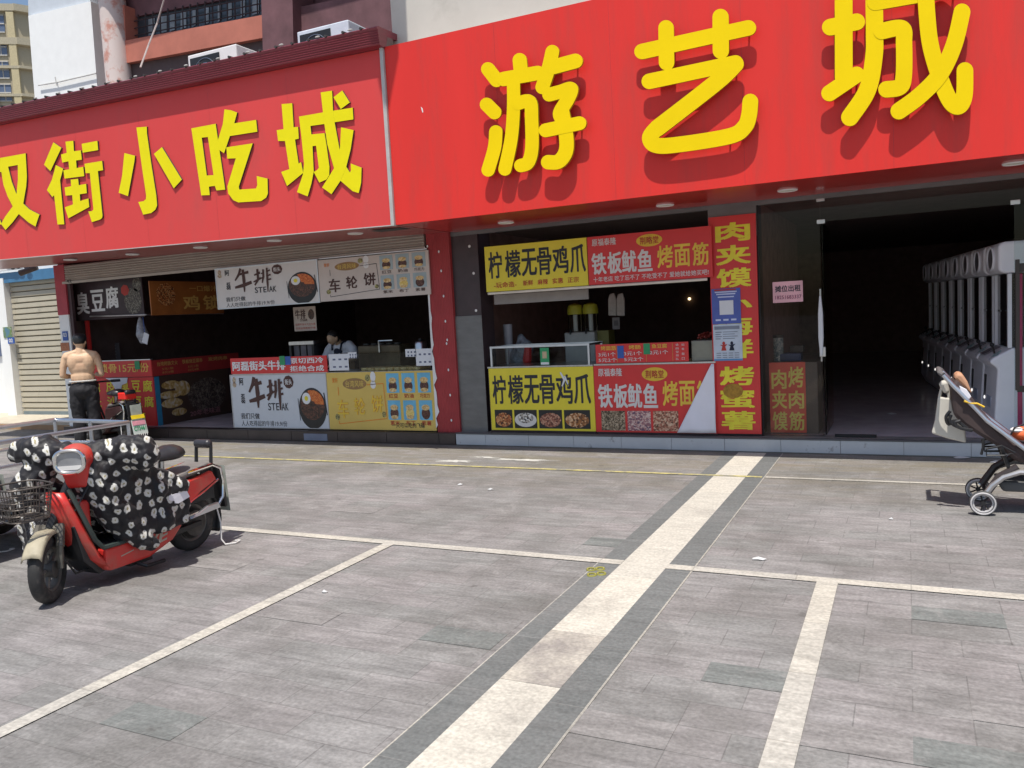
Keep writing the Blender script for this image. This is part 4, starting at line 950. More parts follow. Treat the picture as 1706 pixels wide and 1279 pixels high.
# steak counter and pancake counter
st_ = thing('food_counter', 'white-fronted steak counter with a red strip above its brush-lettered panel', 'counter', (-8, 9.2, ST))
MB().box(-8.94, -7.20, 9.03, 9.65, ST, .93).build('body', K['boarddark'], st_)
pl = PX(-8.955, -7.195, .945, .165, 9.02)
po_ = board('front_panel', pl, M('pale_blue_board', (.60, .63, .67), .5, var=.03), None, parent=st_, frame=(K['greytrim'], .012)); steak(pl, po_, True)
pr2 = PX(-8.91, -7.16, 1.185, .955, 9.01)
ro = board('red_strip', pr2, K['boardred'], None, parent=st_, th=.012)
T(ro, pr2, [('阿磊街头牛排', .02, .585, .2, .8, .045), ('原切西冷', .63, .97, .08, .44, .03), ('拒绝合成', .63, .97, .56, .92, .03)], K['white'])
MB().slab(pr2, .53, .585, -.05, .5, .004, .008).build('green_code_card', K['green'], st_); MB().slab(pr2, .59, .645, -.02, .5, .004, .009).build('blue_code_card', K['blue'], st_)
MB().box(-8.91, -7.16, 9.03, 9.4, .945, .965).build('worktop', K['steel'], st_)
wc = thing('food_counter', 'cream wheel pancake counter with six blue filling photos beside the ribbed red post', 'counter', (-6.3, 9.2, ST))
MB().box(-7.19, -5.50, 9.03, 9.65, ST, .93).build('body', K['boarddark'], wc)
pl = PX(-7.19, -5.485, .945, .165, 9.015)
po_ = board('front_panel', pl, K['boardcream'], None, parent=wc); wheelcake(pl, po_, True)
MB().box(-7.19, -5.49, 9.03, 9.6, .93, .95).build('worktop', K['steel'], wc)
cs = thing('display_case', 'low glass display case of pancakes with white paper notes on the pancake counter', 'display case', (-6.3, 9.25, .95))
MB().box(-7.10, -5.52, 9.04, 9.05, .955, 1.19).build('front_glass', K['glass'], cs)
MB().box(-7.10, -5.52, 9.05, 9.45, 1.19, 1.20).build('top_glass', K['glass'], cs)
for i, (a, b, c_, d_) in enumerate(((.0, .20, .05, .95), (.20, .285, -.02, .30), (.33, .42, .35, .98), (.76, .86, -.08, .32), (.855, 1.0, -.08, .8))):
    if i == 2: continue
    pp = PX(-7.14, -5.50, 1.21, .96, 9.034)
    no = MB().slab(pp, a, b, c_, d_, 0, .003).build('paper_note', K['paper'], cs)
    mb = MB()
    for k_ in range(3):
        for j in range(2):
            u = a+(b-a)*(.2+.3*k_); v = c_+(d_-c_)*(.28+.45*j); mb.slab(pp, u, u+(b-a)*.14, v, v+.09, .003, .005)
    mb.build('printed_mark', M('blue_ink', (.12, .14, .22), .5), no)
cx_ = 0
pk = MB()
for k_ in range(9):
    for j in range(3): pk.lathe([(0, 0), (.055, 0), (.06, .02), (.055, .04), (0, .04)], (-6.62+k_*.105, 9.14+j*.1, .955+.0), (0, 0, 1), 10)
tag(pk.build('pancake_tray', F_pie, None, smooth=True), 'rows of small pale pancakes laid out inside the glass case', 'pancakes', kind='stuff')
for (px, lab, wpx) in ((632, 'brown pancake griddle standing behind the glass case left of the steel canister', 18), (702, 'steel canister at the right end of the glass case by the peeled post', 9)):
    c = fy(px, 590, 9.6); hw = wpx/100
    t_ = thing('griddle' if wpx > 10 else 'canister', lab, 'griddle' if wpx > 10 else 'canister', (c.x, 9.6, .95))
    if wpx > 10:
        MB().box(c.x-.28, c.x+.42, 9.48, 9.9, .96, 1.28).build('body', M('griddle_brown', (.13, .10, .06), .4, .3, var=.3), t_, bev=.02)
        for k_ in range(5): MB().cyl((c.x-.2+k_*.13, 9.6, 1.285), (c.x-.2+k_*.13, 9.6, 1.305), .055, n=14).build('hot_plate', K['black'], t_)
        MB().tube([(c.x+.1, 9.46, 1.2), (c.x+.1, 9.46, 1.34), (c.x+.3, 9.5, 1.34)], .012, 6).build('handle', K['steel'], t_)
    else:
        MB().lathe([(0, 0), (.09, 0), (.09, .32), (.075, .35), (0, .36)], (c.x, 9.6, .955), (0, 0, 1), 16).build('body', K['steel'], t_, smooth=True); MB().ell((c.x, 9.6, 1.33), (.03, .03, .025)).build('lid_knob', K['black'], t_)
ph = px_panel(488, 512, 528, 550, 9.6)
o = board('hanging_notice', ph, M('cream_notice', (.55, .46, .40), .6), 'small cream notice with steak picture hanging in the dark under the steak board', 'notice', th=.004)
T(o, ph, [('牛排', .08, .55, .10, .50, .03), ('STEAK', .3, .62, .5, .6, .02)], K['brownink']); T(o, ph, [('招牌牛排十九元九角', .06, .95, .68, .78, .01), ('欢迎品尝新鲜牛排', .06, .95, .84, .93, .01)], K['redink'], 'small_lettering')
MB().disc(ph, .8, .33, .14, .22, .003, 12).build('bowl_print', F_beef, o)
MB().tube([ph.pt(.2, -.01, 0), ph.pt(.2, -.6, 0)], .003, 4).tube([ph.pt(.8, -.01, 0), ph.pt(.8, -.6, 0)], .003, 4).build('string', K['ink'], o)
c = fy(510, 572, 9.9)
t_ = thing('range_hood', 'dark steel shelf with hanging cloths behind the steak counter', 'shelf', (c.x, 9.9, 1.3))
MB().box(c.x-.25, c.x+.22, 9.8, 10.2, 1.32, 1.37).build('shelf', K['steel'], t_)
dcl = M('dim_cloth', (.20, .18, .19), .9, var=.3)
for k_ in range(3): MB().box(c.x-.20+k_*.13, c.x-.10+k_*.13, 9.85, 9.87, 1.0-.03*k_, 1.32).build('cloth', dcl, t_)
for xx in (c.x-.25, c.x+.18): MB().box(xx, xx+.04, 9.8, 10.2, ST, 1.32).build('leg', K['black'], t_)
# lemon chicken and squid stalls (right shop)
ZB = 9.0
def lemon(pn, o, low):
    if not low:
        us = [(.035, .175), (.205, .36), (.37, .52), (.525, .665), (.675, .825), (.84, .985)]; v0, v1 = .12, .72
    else:
        us = [(.03, .165), (.185, .335), (.345, .49), (.495, .64), (.65, .805), (.815, .97)]; v0, v1 = .11, .58
    T(o, pn, [(c_, a, b, v0, v1, .03) for c_, (a, b) in zip('柠檬无骨鸡爪', us)], K['ink'])
    if not low: T(o, pn, [('-玩命造-', .08, .31, .80, .93, .02), ('新鲜', .375, .475, .80, .92, .02), ('麻辣', .52, .62, .80, .92, .02), ('实惠', .665, .765, .80, .92, .02), ('正宗', .81, .915, .80, .92, .02)], K['redink'], 'small_lettering')
    else:
        for i, (a, b) in enumerate(((.04, .215), (.235, .455), (.475, .695), (.715, .955))):
            f_ = MB().slab(pn, a, b, .67, .965, 0, .003).build('photo', K['black'], o)
            uc = (a+b)/2; r_ = (b-a)/2
            if i == 1:
                MB().disc(pn, uc, .83, r_*.98, .115, .0045, 20).build('plate_print', K['offwhite'], f_); MB().disc(pn, uc, .80, r_*.7, .085, .0055, 13).build('food_print', F_meat[1], f_)
            else: MB().disc(pn, uc, .83, r_*.92, .115, .0045, 15).build('food_print', F_meat[i], f_)
def squid(pn, o, low):
    v = (lambda x: x) if not low else (lambda x: x*.80)
    T(o, pn, [('原福泰隆', .04, .245, v(.05), v(.2), .02)], K['offwhite'], 'small_lettering')
    bd = MB().disc(pn, .515, v(.175), .105, v(.125), .003, 28).build('badge', M('gold_badge', (.75, .50, .04), .5), o)
    T(bd, pn, [('荆略堂', .44, .59, v(.1), v(.25), .02)], K['redink'], d=.005)
    T(o, pn, [(c_, a, b, v(.34), v(.80), .04) for c_, (a, b) in zip('铁板鱿鱼', ((.03, .155), (.165, .285), (.285, .405), (.415, .535)))], K['offwhite'], 'title_lettering')
    T(o, pn, [(c_, a, b, v(.30), v(.76), .03) for c_, (a, b) in zip('烤面筋', ((.575, .70), (.71, .835), (.85, .975)))], M('amber_ink', (.80, .55, .06), .5), 'second_title_lettering')
    if not low: T(o, pn, [('十年老店 吃了忘不了 不吃受不了 爱她就给她买吧!', .04, .97, .84, .95, .012)], K['offwhite'], 'slogan')
    else:
        for i, (a, b) in enumerate(((.05, .255), (.275, .47), (.49, .695))):
            MB().slab(pn, a, b, .68, .975, 0, .003).build('photo', F_squid[i], o)
lu = PX(-4.63, -3.31, 2.44, 1.895, ZB-.02)
o = board('hanging_board', lu, K['boardyellow'], 'yellow hanging board with six bold black characters above the chicken stall opening'); lemon(lu, o, False)
su = PX(-3.30, -1.885, 2.44, 1.895, ZB-.021)
o = board('hanging_board', su, K['boardred'], 'red hanging board with silver and amber characters and a badge above the squid stall'); squid(su, o, False)
mb = MB(); a = lu.pt(.02, 1.05); mb.tube([(-4.62, ZB+.0, 1.875), (-1.95, ZB+.0, 1.875)], .016, 8)
tag(mb.build('light_tube', M('tube_diffuser', (.75, .70, .62), .4)), 'thin pale tube light along the bottom edge of the yellow and red hanging boards', 'tube light')
mb = MB(); a = fy(823, 496, 9.25); b = fy(980, 490, 9.25); mb.box(a.x, b.x, 9.25, 9.27, 1.74, 1.86)
tag(mb.build('roller_blind', M('grey_blind', (.33, .30, .29), .7)), 'rolled grey blind hanging just behind the yellow board', 'blind')
ck = thing('food_counter', 'chicken stall counter with a yellow front panel and four food photos', 'counter', (-4, 9.2, ST))
MB().box(-4.70, -3.315, 9.03, 9.62, ST, .93).build('body', K['boarddark'], ck)
pl = PX(-4.68, -3.31, .955, .19, 9.01); o = board('front_panel', pl, K['boardyellow'], None, parent=ck, th=.015); lemon(pl, o, True)
MB().box(-4.70, -3.315, 9.02, 9.62, .957, .975).build('worktop', K['steel'], ck)
mb = MB(); pz = pl
for s_ in ([(.70, .08, .012), (.735, .20, .02), (.71, .30, .01)], [(.74, .14, .012), (.765, .27, .01)]): brush(mb, pl, s_, .006)
mb.build('paint_drip', K['paper'], o)
sq = thing('food_counter', 'squid stall counter with a red front panel partly covered by a hanging white cloth', 'counter', (-2.6, 9.2, ST))
MB().box(-3.305, -1.90, 9.03, 9.62, ST, .93).build('body', K['boarddark'], sq)
pl = PX(-3.305, -1.895, .96, .185, 9.012); o = board('front_panel', pl, K['boardred'], None, parent=sq, th=.015); squid(pl, o, True)
MB().box(-3.305, -1.895, 9.02, 9.62, .962, .98).build('worktop', K['steel'], sq)
pc = PX(-3.305, -1.895, .96, .185, 8.995)
mb = MB(); n = 14; g = []
for j in range(n+1):
    v = j/n; ul = .972-.285*v
    for i in range(n+1):
        u = ul+(.992-ul)*i/n
        g.append(pc.pt(u, v*.985+.005, .006+.009*math.sin(9*u+7*v)*v+.004*math.sin(31*u-13*v)))
mb.add(g, [(j*(n+1)+i, j*(n+1)+i+1, (j+1)*(n+1)+i+1, (j+1)*(n+1)+i) for j in range(n) for i in range(n)])
o = mb.build('hanging_cloth', M('white_cloth', (.80, .80, .88), .75, var=.04, scale=4, bump=.15), None, smooth=True); o.modifiers.new('thick', 'SOLIDIFY').thickness = .004
tag(o, 'triangular white cloth hanging over the right half of the red squid panel', 'cloth')
gc = thing('display_case', 'empty-looking aluminium framed glass case on the chicken stall counter', 'display case', (-4, 9.25, .975))
mb = MB(); x0, x1, y0, y1, z0, z1 = -4.645, -3.365, 9.045, 9.5, .975, 1.20
for (x, y) in ((x0, y0), (x1, y0), (x0, y1), (x1, y1)): mb.box(x-.012, x+.012, y-.012, y+.012, z0, z1)
for y in (y0, y1): mb.box(x0-.014, x1+.014, y-.013, y+.013, z1, z1+.024)
for x in (x0, x1): mb.box(x-.011, x+.011, y0+.014, y1-.014, z1+.002, z1+.022)
mb.build('frame', K['alu'], gc); MB().box(x0+.013, x1-.013, y0-.002, y0+.002, z0, z1-.001).build('front_glass', K['glass'], gc)
px_ = PX(-3.98, -3.865, 1.19, .985, 9.03)
no = MB().slab(px_, 0, 1, 0, 1, 0, .004).build('green_code_card', K['green'], gc); MB().slab(px_, .25, .75, .22, .62, .004, .006).build('card_window', M('tan_print', (.5, .4, .25), .5), no); MB().slab(px_, .05, .95, .85, .98, .004, .006).build('card_strip', K['paper'], no)
pp = PX(-3.275, -2.19, 1.205, .985, 9.03)
pb = board('price_board', pp, K['boardred'], 'red price board listing skewers in yellow and white on the squid stall counter', 'price board', th=.012)
T(pb, pp, [('烤面筋', .06, .23, .08, .32, .02), ('烤肠', .37, .50, .08, .30, .02), ('鱼豆腐', .62, .78, .06, .28, .02)], M('amber_ink', (.80, .50, .06), .5), 'item_lettering')
T(pb, pp, [('3元1个', .03, .225, .42, .64, .012), ('5元2个', .03, .235, .72, .93, .012), ('3元1个', .315, .51, .40, .62, .012), ('5元2个', .315, .525, .71, .92, .012), ('2元1个', .595, .79, .38, .60, .012), ('请', .87, .90, .08, .2, .01), ('自', .87, .90, .26, .38, .01), ('觉', .87, .90, .44, .56, .01), ('排', .87, .90, .62, .74, .01), ('队', .87, .90, .80, .92, .01), ('如', .93, .96, .08, .2, .01), ('有', .93, .96, .3, .42, .01), ('需', .93, .96, .55, .67, .01), ('口', .93, .96, .78, .9, .01)], K['offwhite'], 'price_lettering')
MB().slab(pp, .245, .315, .10, .75, .003, .007).build('blue_code_card', K['blue'], pb); MB().slab(pp, .53, .60, .02, .58, .003, .007).build('green_code_card', K['green'], pb)
mb = MB()
for u in (.238, .555, .835): mb.slab(pp, u, u+.004, .05, .95, 0, .0025)
mb.build('divider', M('dim_amber_line', (.6, .3, .08), .5), pb)
c = fy(1160, 590, 9.2)
t_ = thing('steel_pan', 'grey steel tray with red skewers at the right end of the squid stall', 'tray', (c.x, 9.25, .98))
MB().box(-2.17, -1.93, 9.08, 9.5, .982, 1.21).build('body', M('dull_steel_box', (.24, .24, .20), .45, .5), t_, bev=.008)
rm = M('red_meat', (.22, .03, .02), .4, var=.4)
for k_ in range(14):
    x = -2.12+random.random()*.16; MB().caps([(x, 9.15+random.random()*.2, 1.22+random.random()*.05), (x+.05, 9.2+random.random()*.2, 1.25+random.random()*.04)], [.014, .014], 6).build('skewer', rm, t_)
jm = thing('juice_machine', 'white twin-tank juice machine with yellow lids behind the chicken stall', 'drink machine', (-3.9, 10.2, .9))
a = fy(942, 600, 10.2); b = fy(990, 549, 10.2)
MB().box(a.x, b.x, 10.2, 10.6, .8, 1.325).build('body', M('pale_machine', (.46, .46, .44), .4), jm, bev=.015)
mb = MB()
for k_ in range(7): mb.box(b.x-.22, b.x-.03, 10.193, 10.199, 1.0+k_*.022, 1.008+k_*.022)
mb.build('vent', K['greytrim'], jm)
for k_ in (0, 1):
    xc = a.x+.10+k_*.22
    tk = MB().lathe([(0, 0), (.098, 0), (.098, .24), (0, .24)], (xc, 10.38, 1.33), (0, 0, 1), 18).build('tank', K['glass'], jm, smooth=True)
    MB().lathe([(0, 0), (.03, 0), (.03, .22), (0, .22)], (xc, 10.38, 1.335), (0, 0, 1), 10).build('paddle', K['offwhite'], tk)
    MB().lathe([(.102, 0), (.104, .06), (.09, .12), (.05, .14), (0, .145)], (xc, 10.38, 1.56), (0, 0, 1), 18).build('lid', M('lime_yellow_lid', (.55, .55, .05), .4), jm, smooth=True)
    MB().tube([(xc, 10.26, 1.36), (xc, 10.18, 1.35), (xc, 10.17, 1.30)], .012, 6).build('tap', K['black'], jm)
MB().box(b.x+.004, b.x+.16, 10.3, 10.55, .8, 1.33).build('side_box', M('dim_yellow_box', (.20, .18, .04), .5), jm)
milky = M('milky_plastic', (.50, .47, .44), .35, var=.2, scale=12, bump=.4)
for k_ in (0, 1):
    c = fy(1019+k_*14, 492, 10.3); n_ = 7
    t_ = thing('hanging_bag', ('left' if k_ == 0 else 'right')+' of two white carrier bags hanging side by side in the dark stall', 'bag', c, group='carrier bags in the dark stall')
    MB().prism([c+Vector((-.03, 0, .02)), c+Vector((-.055, 0, -.05)), c+Vector((-.06, 0, -.26)), c+Vector((.05, 0, -.27)), c+Vector((.055, 0, -.05)), c+Vector((.035, 0, .03))], (0, .03, 0)).build('bag', milky, t_, bev=.01)
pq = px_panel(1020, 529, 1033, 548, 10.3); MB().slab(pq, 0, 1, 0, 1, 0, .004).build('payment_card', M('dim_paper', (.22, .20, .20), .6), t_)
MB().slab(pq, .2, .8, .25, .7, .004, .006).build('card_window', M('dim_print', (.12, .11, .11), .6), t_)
MB().tube([fy(1026, 492, 10.31), fy(1024, 380, 10.31)], .004, 4).build('string', K['ink'], t_)
t_ = thing('cup_stack', 'stack of plastic cups with bags of straws beside the chicken stall case', 'cups', fy(845, 590, 9.8))
c = fy(848, 585, 9.75)
MB().lathe([(0, 0), (.05, 0), (.062, .5), (0, .5)], (c.x, 9.75, .98), (0, 0, 1), 12).build('cup', M('milky_cup', (.36, .36, .40), .3), t_, smooth=True) 
MB().caps([(c.x+.12, 9.8, 1.02), (c.x+.2, 9.8, 1.15), (c.x+.16, 9.8, 1.30)], [.14, .13, .05], 10).build('bag', M('grey_film', (.24, .26, .30), .3, var=.6, scale=18), t_, remesh=.02, fair=2)
MB().caps([(c.x+.28, 9.7, 1.0), (c.x+.3, 9.7, 1.16)], [.06, .05], 8).build('red_pack', K['boardred'], t_)
o = MB().cyl((fy(1160, 497, 14).x, 13.5, fy(1160, 497, 13.5).z), (fy(1160, 497, 14).x, 13.52, fy(1160, 497, 13.5).z), .022).build('indicator_lamp', Memit('warm_lamp', (1, .75, .4), 3)); tag(o, 'small warm lamp glowing deep inside the dark squid stall', 'lamp')
# vertical sign and its posters
vs_ = Panel(fy(1190, 362, 9.06)+Vector((.0, 0, 0)), (.495, 0, 0), (0, 0, fy(1200, 722, 9.06).z-fy(1190, 362, 9.06).z+.005), (0, -1, 0))
vs_.O.y = 9.03; vs_.O.x = -1.925
o = board('vertical_sign', vs_, K['boardred'], 'tall red vertical board of yellow characters on the pillar between squid stall and glass', 'sign', th=.03)
rows = [('肉', .03, .118), ('夹', .132, .222), ('馍', .236, .325), ('小', .365, .435), ('海', .455, .545), ('鲜', .56, .65), ('烤', .685, .775), ('蜜', .79, .88), ('薯', .892, .982)]
T(o, vs_, [(c_, .14, .88, a, b, .045) for c_, a, b in rows], M('bright_yellow_print', (.80, .70, .04), .5))
p1 = Panel(vs_.pt(.02, .327, .009), vs_.U*.62, vs_.V*.162); p2 = Panel(vs_.pt(.03, .491, .010), vs_.U*.62, vs_.V*.168)
q = board('poster', p1, M('poster_blue', (.08, .12, .42), .5), 'blue payment poster stuck on the middle of the tall vertical board', 'poster', th=.001)
MB().slab(p1, .27, .75, .34, .74, .001, .003).build('code_field', K['paper'], q)
mb = MB()
for i, v in enumerate((.08, .14, .22)): mb.slab(p1, .12+.05*i, .88-.05*i, v, v+.035, .001, .003)
for k_ in range(3): mb.slab(p1, .12+.27*k_, .30+.27*k_, .86, .91, .001, .003)
mb.build('printed_line', M('pale_blue_print2', (.55, .60, .80), .5), q)
MB().slab(p1, .1, .85, .02, .06, .001, .003).build('red_line', K['redink'], q)
q = board('poster', p2, M('pale_poster', (.55, .62, .72), .5), 'pale blue poster with two small cartoon figures under the blue payment poster', 'poster', th=.001)
mb = MB(); mb.slab(p2, .05, .92, .05, .14, .001, .003)
for k_ in range(4): mb.slab(p2, .08, .30-.04*(k_ % 2), .2+.06*k_, .225+.06*k_, .001, .003); mb.slab(p2, .34, .85-.1*(k_ % 2), .2+.06*k_, .22+.06*k_, .001, .003)
for k_ in range(4):
    for j in range(3): mb.slab(p2, .1+.21*k_, .26+.21*k_, .78+.06*j, .80+.06*j, .001, .003)
mb.build('printed_line', M('slate_print', (.22, .25, .32), .5), q)
for (u, mt) in ((.36, 'redink'), (.64, 'navy')):
    mb = MB(); mb.disc(p2, u, .52, .05, .05, .003, 10); mb.poly([p2.pt(u-.09, .72, .0045), p2.pt(u-.05, .60, .0045), p2.pt(u-.14, .56, .0045), p2.pt(u-.02, .565, .0045), p2.pt(u+.13, .54, .0045), p2.pt(u+.05, .61, .0045), p2.pt(u+.09, .72, .0045)]); mb.build('figure_print', K[mt], q)
MB().slab(p2, 0, 1, .95, 1, .001, .003).build('blue_strip', M('mid_blue', (.10, .28, .55), .5), q)
mb = MB(); mb.disc(vs_, .42, .80, .22, .035, .006, 12); tag(mb.build('brown_sticker', M('ochre_sticker', (.38, .20, .02), .6, var=.3, scale=30)), 'ochre brown smear sticker near the bottom of the tall vertical board', 'sticker')
# behind the side glass: inner counter, notice
pn = px_panel(1287, 470, 1338, 502, FY+.024)
q = board('notice', pn, K['pink'], 'pink paper notice with a phone number stuck on the side glass', 'notice', th=.001)
T(q, pn, [('摊位出租', .08, .93, .18, .50, .03)], K['ink'], d=.002); T(q, pn, [('18251683337', .08, .95, .66, .84, .02)], M('plum_ink', (.25, .06, .12), .5), 'phone_number', .002)
pi_ = px_panel(1281, 604, 1344, 722, 9.25)
ic = thing('food_counter', 'small counter behind the side glass with faded red panel and six yellow characters', 'counter', (-1.1, 9.4, ST))
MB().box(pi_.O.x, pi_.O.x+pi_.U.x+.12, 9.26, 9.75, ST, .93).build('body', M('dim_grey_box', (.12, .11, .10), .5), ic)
pi_ = PX(pi_.O.x, pi_.O.x+pi_.U.x, pi_.O.z, .17, 9.25)
q = board('front_panel', pi_, M('faded_red_panel', (.78, .14, .10), .5), None, parent=ic, th=.006)
T(q, pi_, [('肉', .06, .48, .10, .38, .03), ('夹', .06, .48, .40, .66, .03), ('馍', .06, .48, .70, .97, .03), ('烤', .53, .95, .06, .36, .03), ('肉', .53, .95, .40, .66, .03), ('筋', .53, .95, .70, .97, .03)], M('lime_print', (.85, .80, .2), .5))
c = fy(1297, 580, 9.45)
t_ = thing('canister', 'green patterned tin on the counter behind the side glass', 'canister', (c.x, 9.45, .93)); MB().lathe([(0, 0), (.055, 0), (.055, .26), (0, .26)], (c.x, 9.45, .935), (0, 0, 1), 14).build('tin', Mphoto('tin_print', [(.05, .10, .12), (.2, .25, .25), (.5, .5, .45)], 30), t_, smooth=True); MB().lathe([(.057, 0), (.057, .03), (0, .035)], (c.x, 9.45, 1.195), (0, 0, 1), 14).build('lid', K['black'], t_)
c = fy(1320, 590, 9.5)
t_ = thing('cash_box', 'dark blue box with a small terminal on the counter behind the side glass', 'box', (c.x, 9.5, .93)); MB().box(c.x-.16, c.x+.10, 9.4, 9.6, .935, 1.02).build('case', M('dark_blue_case', (.03, .06, .14), .4), t_, bev=.01); MB().box(c.x-.02, c.x+.12, 9.46, 9.6, 1.025, 1.10).build('terminal', K['black'], t_, bev=.01)
# ================================================================ scooters
def wheel(root, c, hd, name='wheel', R=.165, r=.042, spokes=5):
    """hd = rolling direction (unit, horizontal)"""
    c = Vector(c); ax = Vector((-hd[1], hd[0], 0))
    w_ = MB(); w_.cyl(c-ax*.045, c+ax*.045, .05, n=16); hub = w_.build(name, M('cast_wheel_hub', (.10, .095, .09), .5, .4, var=.3), root, smooth=True)
    t = MB(); prof = [(R-.03, -.032), (R+.005, -.042), (R+.030, -.034), (R+.041, -.012), (R+.041, .012), (R+.030, .034), (R+.005, .042), (R-.03, .032), (R-.03, -.032)]
    t.lathe(prof, c, ax, 40); t.build('tyre', K['blackrub'], hub, smooth=True, ang=60)
    s = MB(); s.lathe([(R-.028, -.03), (R-.045, -.022), (R-.045, .022), (R-.028, .03)], c, ax, 32)
    u = Vector((0, 0, 1)); v = Vector((hd[0], hd[1], 0))
    for k in range(spokes):
        a = 2*math.pi*k/spokes+.3; d = u*math.cos(a)+v*math.sin(a); s.tube([c+d*.035, c+d*(R-.04)], .016, 6)
    s.build('rim', M('cast_rim', (.16, .15, .14), .45, .5, var=.3), hub, smooth=True)
    return hub
def make_scooter(label, quilt=True, plate=False, mat=None, group=None):
    red = mat or K['scooterred']
    r = thing('electric_scooter', label, 'scooter', group=group)
    S = rad(33) if not plate else rad(-12)
    hd = Vector((math.sin(S), -math.cos(S), 0)); lt = Vector((math.cos(S), math.sin(S), 0))
    ax0 = Vector((0, -.50, 0)); wc = ax0+hd*.06+Vector((0, 0, .205))
    wheel(r, wc, hd); wheel(r, (0, .595, .205), Vector((0, -1, 0)))
    # front mudguard, fork, steering head
    mb = MB(); n = 12; L = []; 
    for i in range(n+1):
        a = rad(3+i*84/n); rr = .238
        for k, x in enumerate((-.06, -.045, 0, .045, .06)):
            q = wc+hd*(math.sin(rad(62)-a)*rr)+Vector((0, 0, 1))*(math.cos(rad(62)-a)*rr-(.02 if k in (0, 4) else 0)+(.008 if k == 2 else 0))+lt*x
            L.append(q)
    mb.add(L, [(i*5+k, i*5+k+1, (i+1)*5+k+1, (i+1)*5+k) for i in range(n) for k in range(4)])
    o = mb.build('mudguard', K['dusty'], r, smooth=True); o.modifiers.new('thick', 'SOLIDIFY').thickness = .006
    mb = MB()
    for sx in (-.075, .075):
        mb.tube([wc+lt*sx, wc+lt*sx-hd*.02+Vector((0, 0, .14))], .019, 8); mb.tube([wc+lt*sx-hd*.02+Vector((0, 0, .13)), ax0+lt*sx*.8-hd*.03+Vector((0, 0, .46))], .026, 8)
    mb.tube([ax0-hd*.03+lt*-.07+Vector((0, 0, .44)), ax0-hd*.03+lt*.07+Vector((0, 0, .44))], .024, 8)
    mb.build('fork', M('dusty_fork', (.13, .12, .10), .5, .3, var=.4, scale=14), r, smooth=True)
    hb = Vector((.01, -.235, .855))
    MB().tube([ax0-hd*.03+Vector((0, 0, .44)), hb], .032, 10).build('steering_column', K['black'], r)
    mb = MB(); mb.ell(hb+hd*.07+Vector((0, 0, -.005)), (.104, .108, .098), 18, 12); mb.prism([hb+hd*.13+lt*-.085+Vector((0, 0, -.06)), hb+hd*.13+lt*.085+Vector((0, 0, -.06)), hb+hd*.11+lt*.062+Vector((0, 0, -.19)), hb+hd*.11+lt*-.062+Vector((0, 0, -.19))], -hd*.13)
    hc = mb.build('headlamp_cowl', red, r, remesh=.011, fair=3)
    fc = hb+hd*.180+Vector((0, 0, -.005))
    a = MB(); n = 28
    def sq(t, rx, rz):
        cs, sn = math.cos(t), math.sin(t); e = .75
        return lt*(rx*math.copysign(abs(cs)**e, cs))+Vector((0, 0, 1))*(rz*math.copysign(abs(sn)**e, sn))
    a.tube([fc+hd*.015+sq(2*math.pi*i/n, .086, .070) for i in range(n)], .013, 8, closed=True); hl = a.build('headlamp', K['chrome'], r, smooth=True)
    MB().prism([fc-hd*.03+sq(2*math.pi*i/n, .084, .068) for i in range(n)], hd*.042).build('lens', K['lens'], hl)
    MB().prism([fc+hd*.013+lt*-.075+Vector((0, 0, -.052)), fc+hd*.013+lt*.075+Vector((0, 0, -.052)), fc+hd*.013+lt*.082+Vector((0, 0, -.026)), fc+hd*.013+lt*-.082+Vector((0, 0, -.026))], hd*.004).build('reflector_strip', K['offwhite'], hl)
    mb = MB(); mb.tube([hb+lt*-.36-hd*.10+Vector((0, 0, .05)), hb+lt*-.16+Vector((0, 0, .05)), hb+lt*.16+Vector((0, 0, .05)), hb+lt*.36-hd*.10+Vector((0, 0, .05))], .014, 8)
    hbo = mb.build('handlebar', K['black'], r)
    for sx in (-1, 1):
        MB().tube([hb+lt*(.25*sx)-hd*.05+Vector((0, 0, .05)), hb+lt*(.37*sx)-hd*.105+Vector((0, 0, .05))], .021, 8).build('grip', K['black'], hbo)
    # basket of bent wire
    bc = Vector((-.03, -.62, .63)); bl, bh = Vector((.97, -.2, 0)), Vector((-.2, -.97, 0))
    mb = MB()
    def rect(k, z):
        hw, hd_ = .15*k, .125*k; P = []
        for i in range(28):
            t = 2*math.pi*i/28; cs, sn = math.cos(t), math.sin(t)
            P.append(bc+bl*(hw*math.copysign(abs(cs)**.5, cs))+bh*(hd_*math.copysign(abs(sn)**.5, sn))+Vector((0, 0, z)))
        return P
    for k, z, rr in ((1.12, .11, .006), (1.08, .07, .0035), (1.04, .03, .0035), (1.0, -.01, .0035), (.96, -.05, .0035), (.9, -.09, .005)): mb.tube(rect(k, z), rr, 5, closed=True)
    A_, Z_ = rect(1.12, .11), rect(.9, -.09)
    for i in range(28): mb.tube([A_[i], Z_[i]], .003, 5)
    for i in range(0, 14): mb.tube([Z_[i], Z_[(28-i) % 28]], .003, 5)
    mb.build('basket', M('rusty_wire', (.10, .085, .075), .5, .5, var=.5, scale=30), r)
    # leg shield, deck, body
    mb = MB(); Y = []
    path = [(-.43, .66, .075), (-.42, .58, .11), (-.385, .45, .135), (-.34, .32, .15), (-.29, .20, .155), (-.22, .125, .16)]
    L = []
    for y, z, hw in path:
        for k in range(9):
            t = -1+k/4; L.append((hw*t, y-.05*(1-t*t)+.0, z))
    n = 9; m_ = len(path); mb.add(L, [(i*n+k, i*n+k+1, (i+1)*n+k+1, (i+1)*n+k) for i in range(m_-1) for k in range(n-1)])
    o = mb.build('leg_shield', red, r, smooth=True); q = o.modifiers.new('thick', 'SOLIDIFY'); q.thickness = .035; q.offset = -1
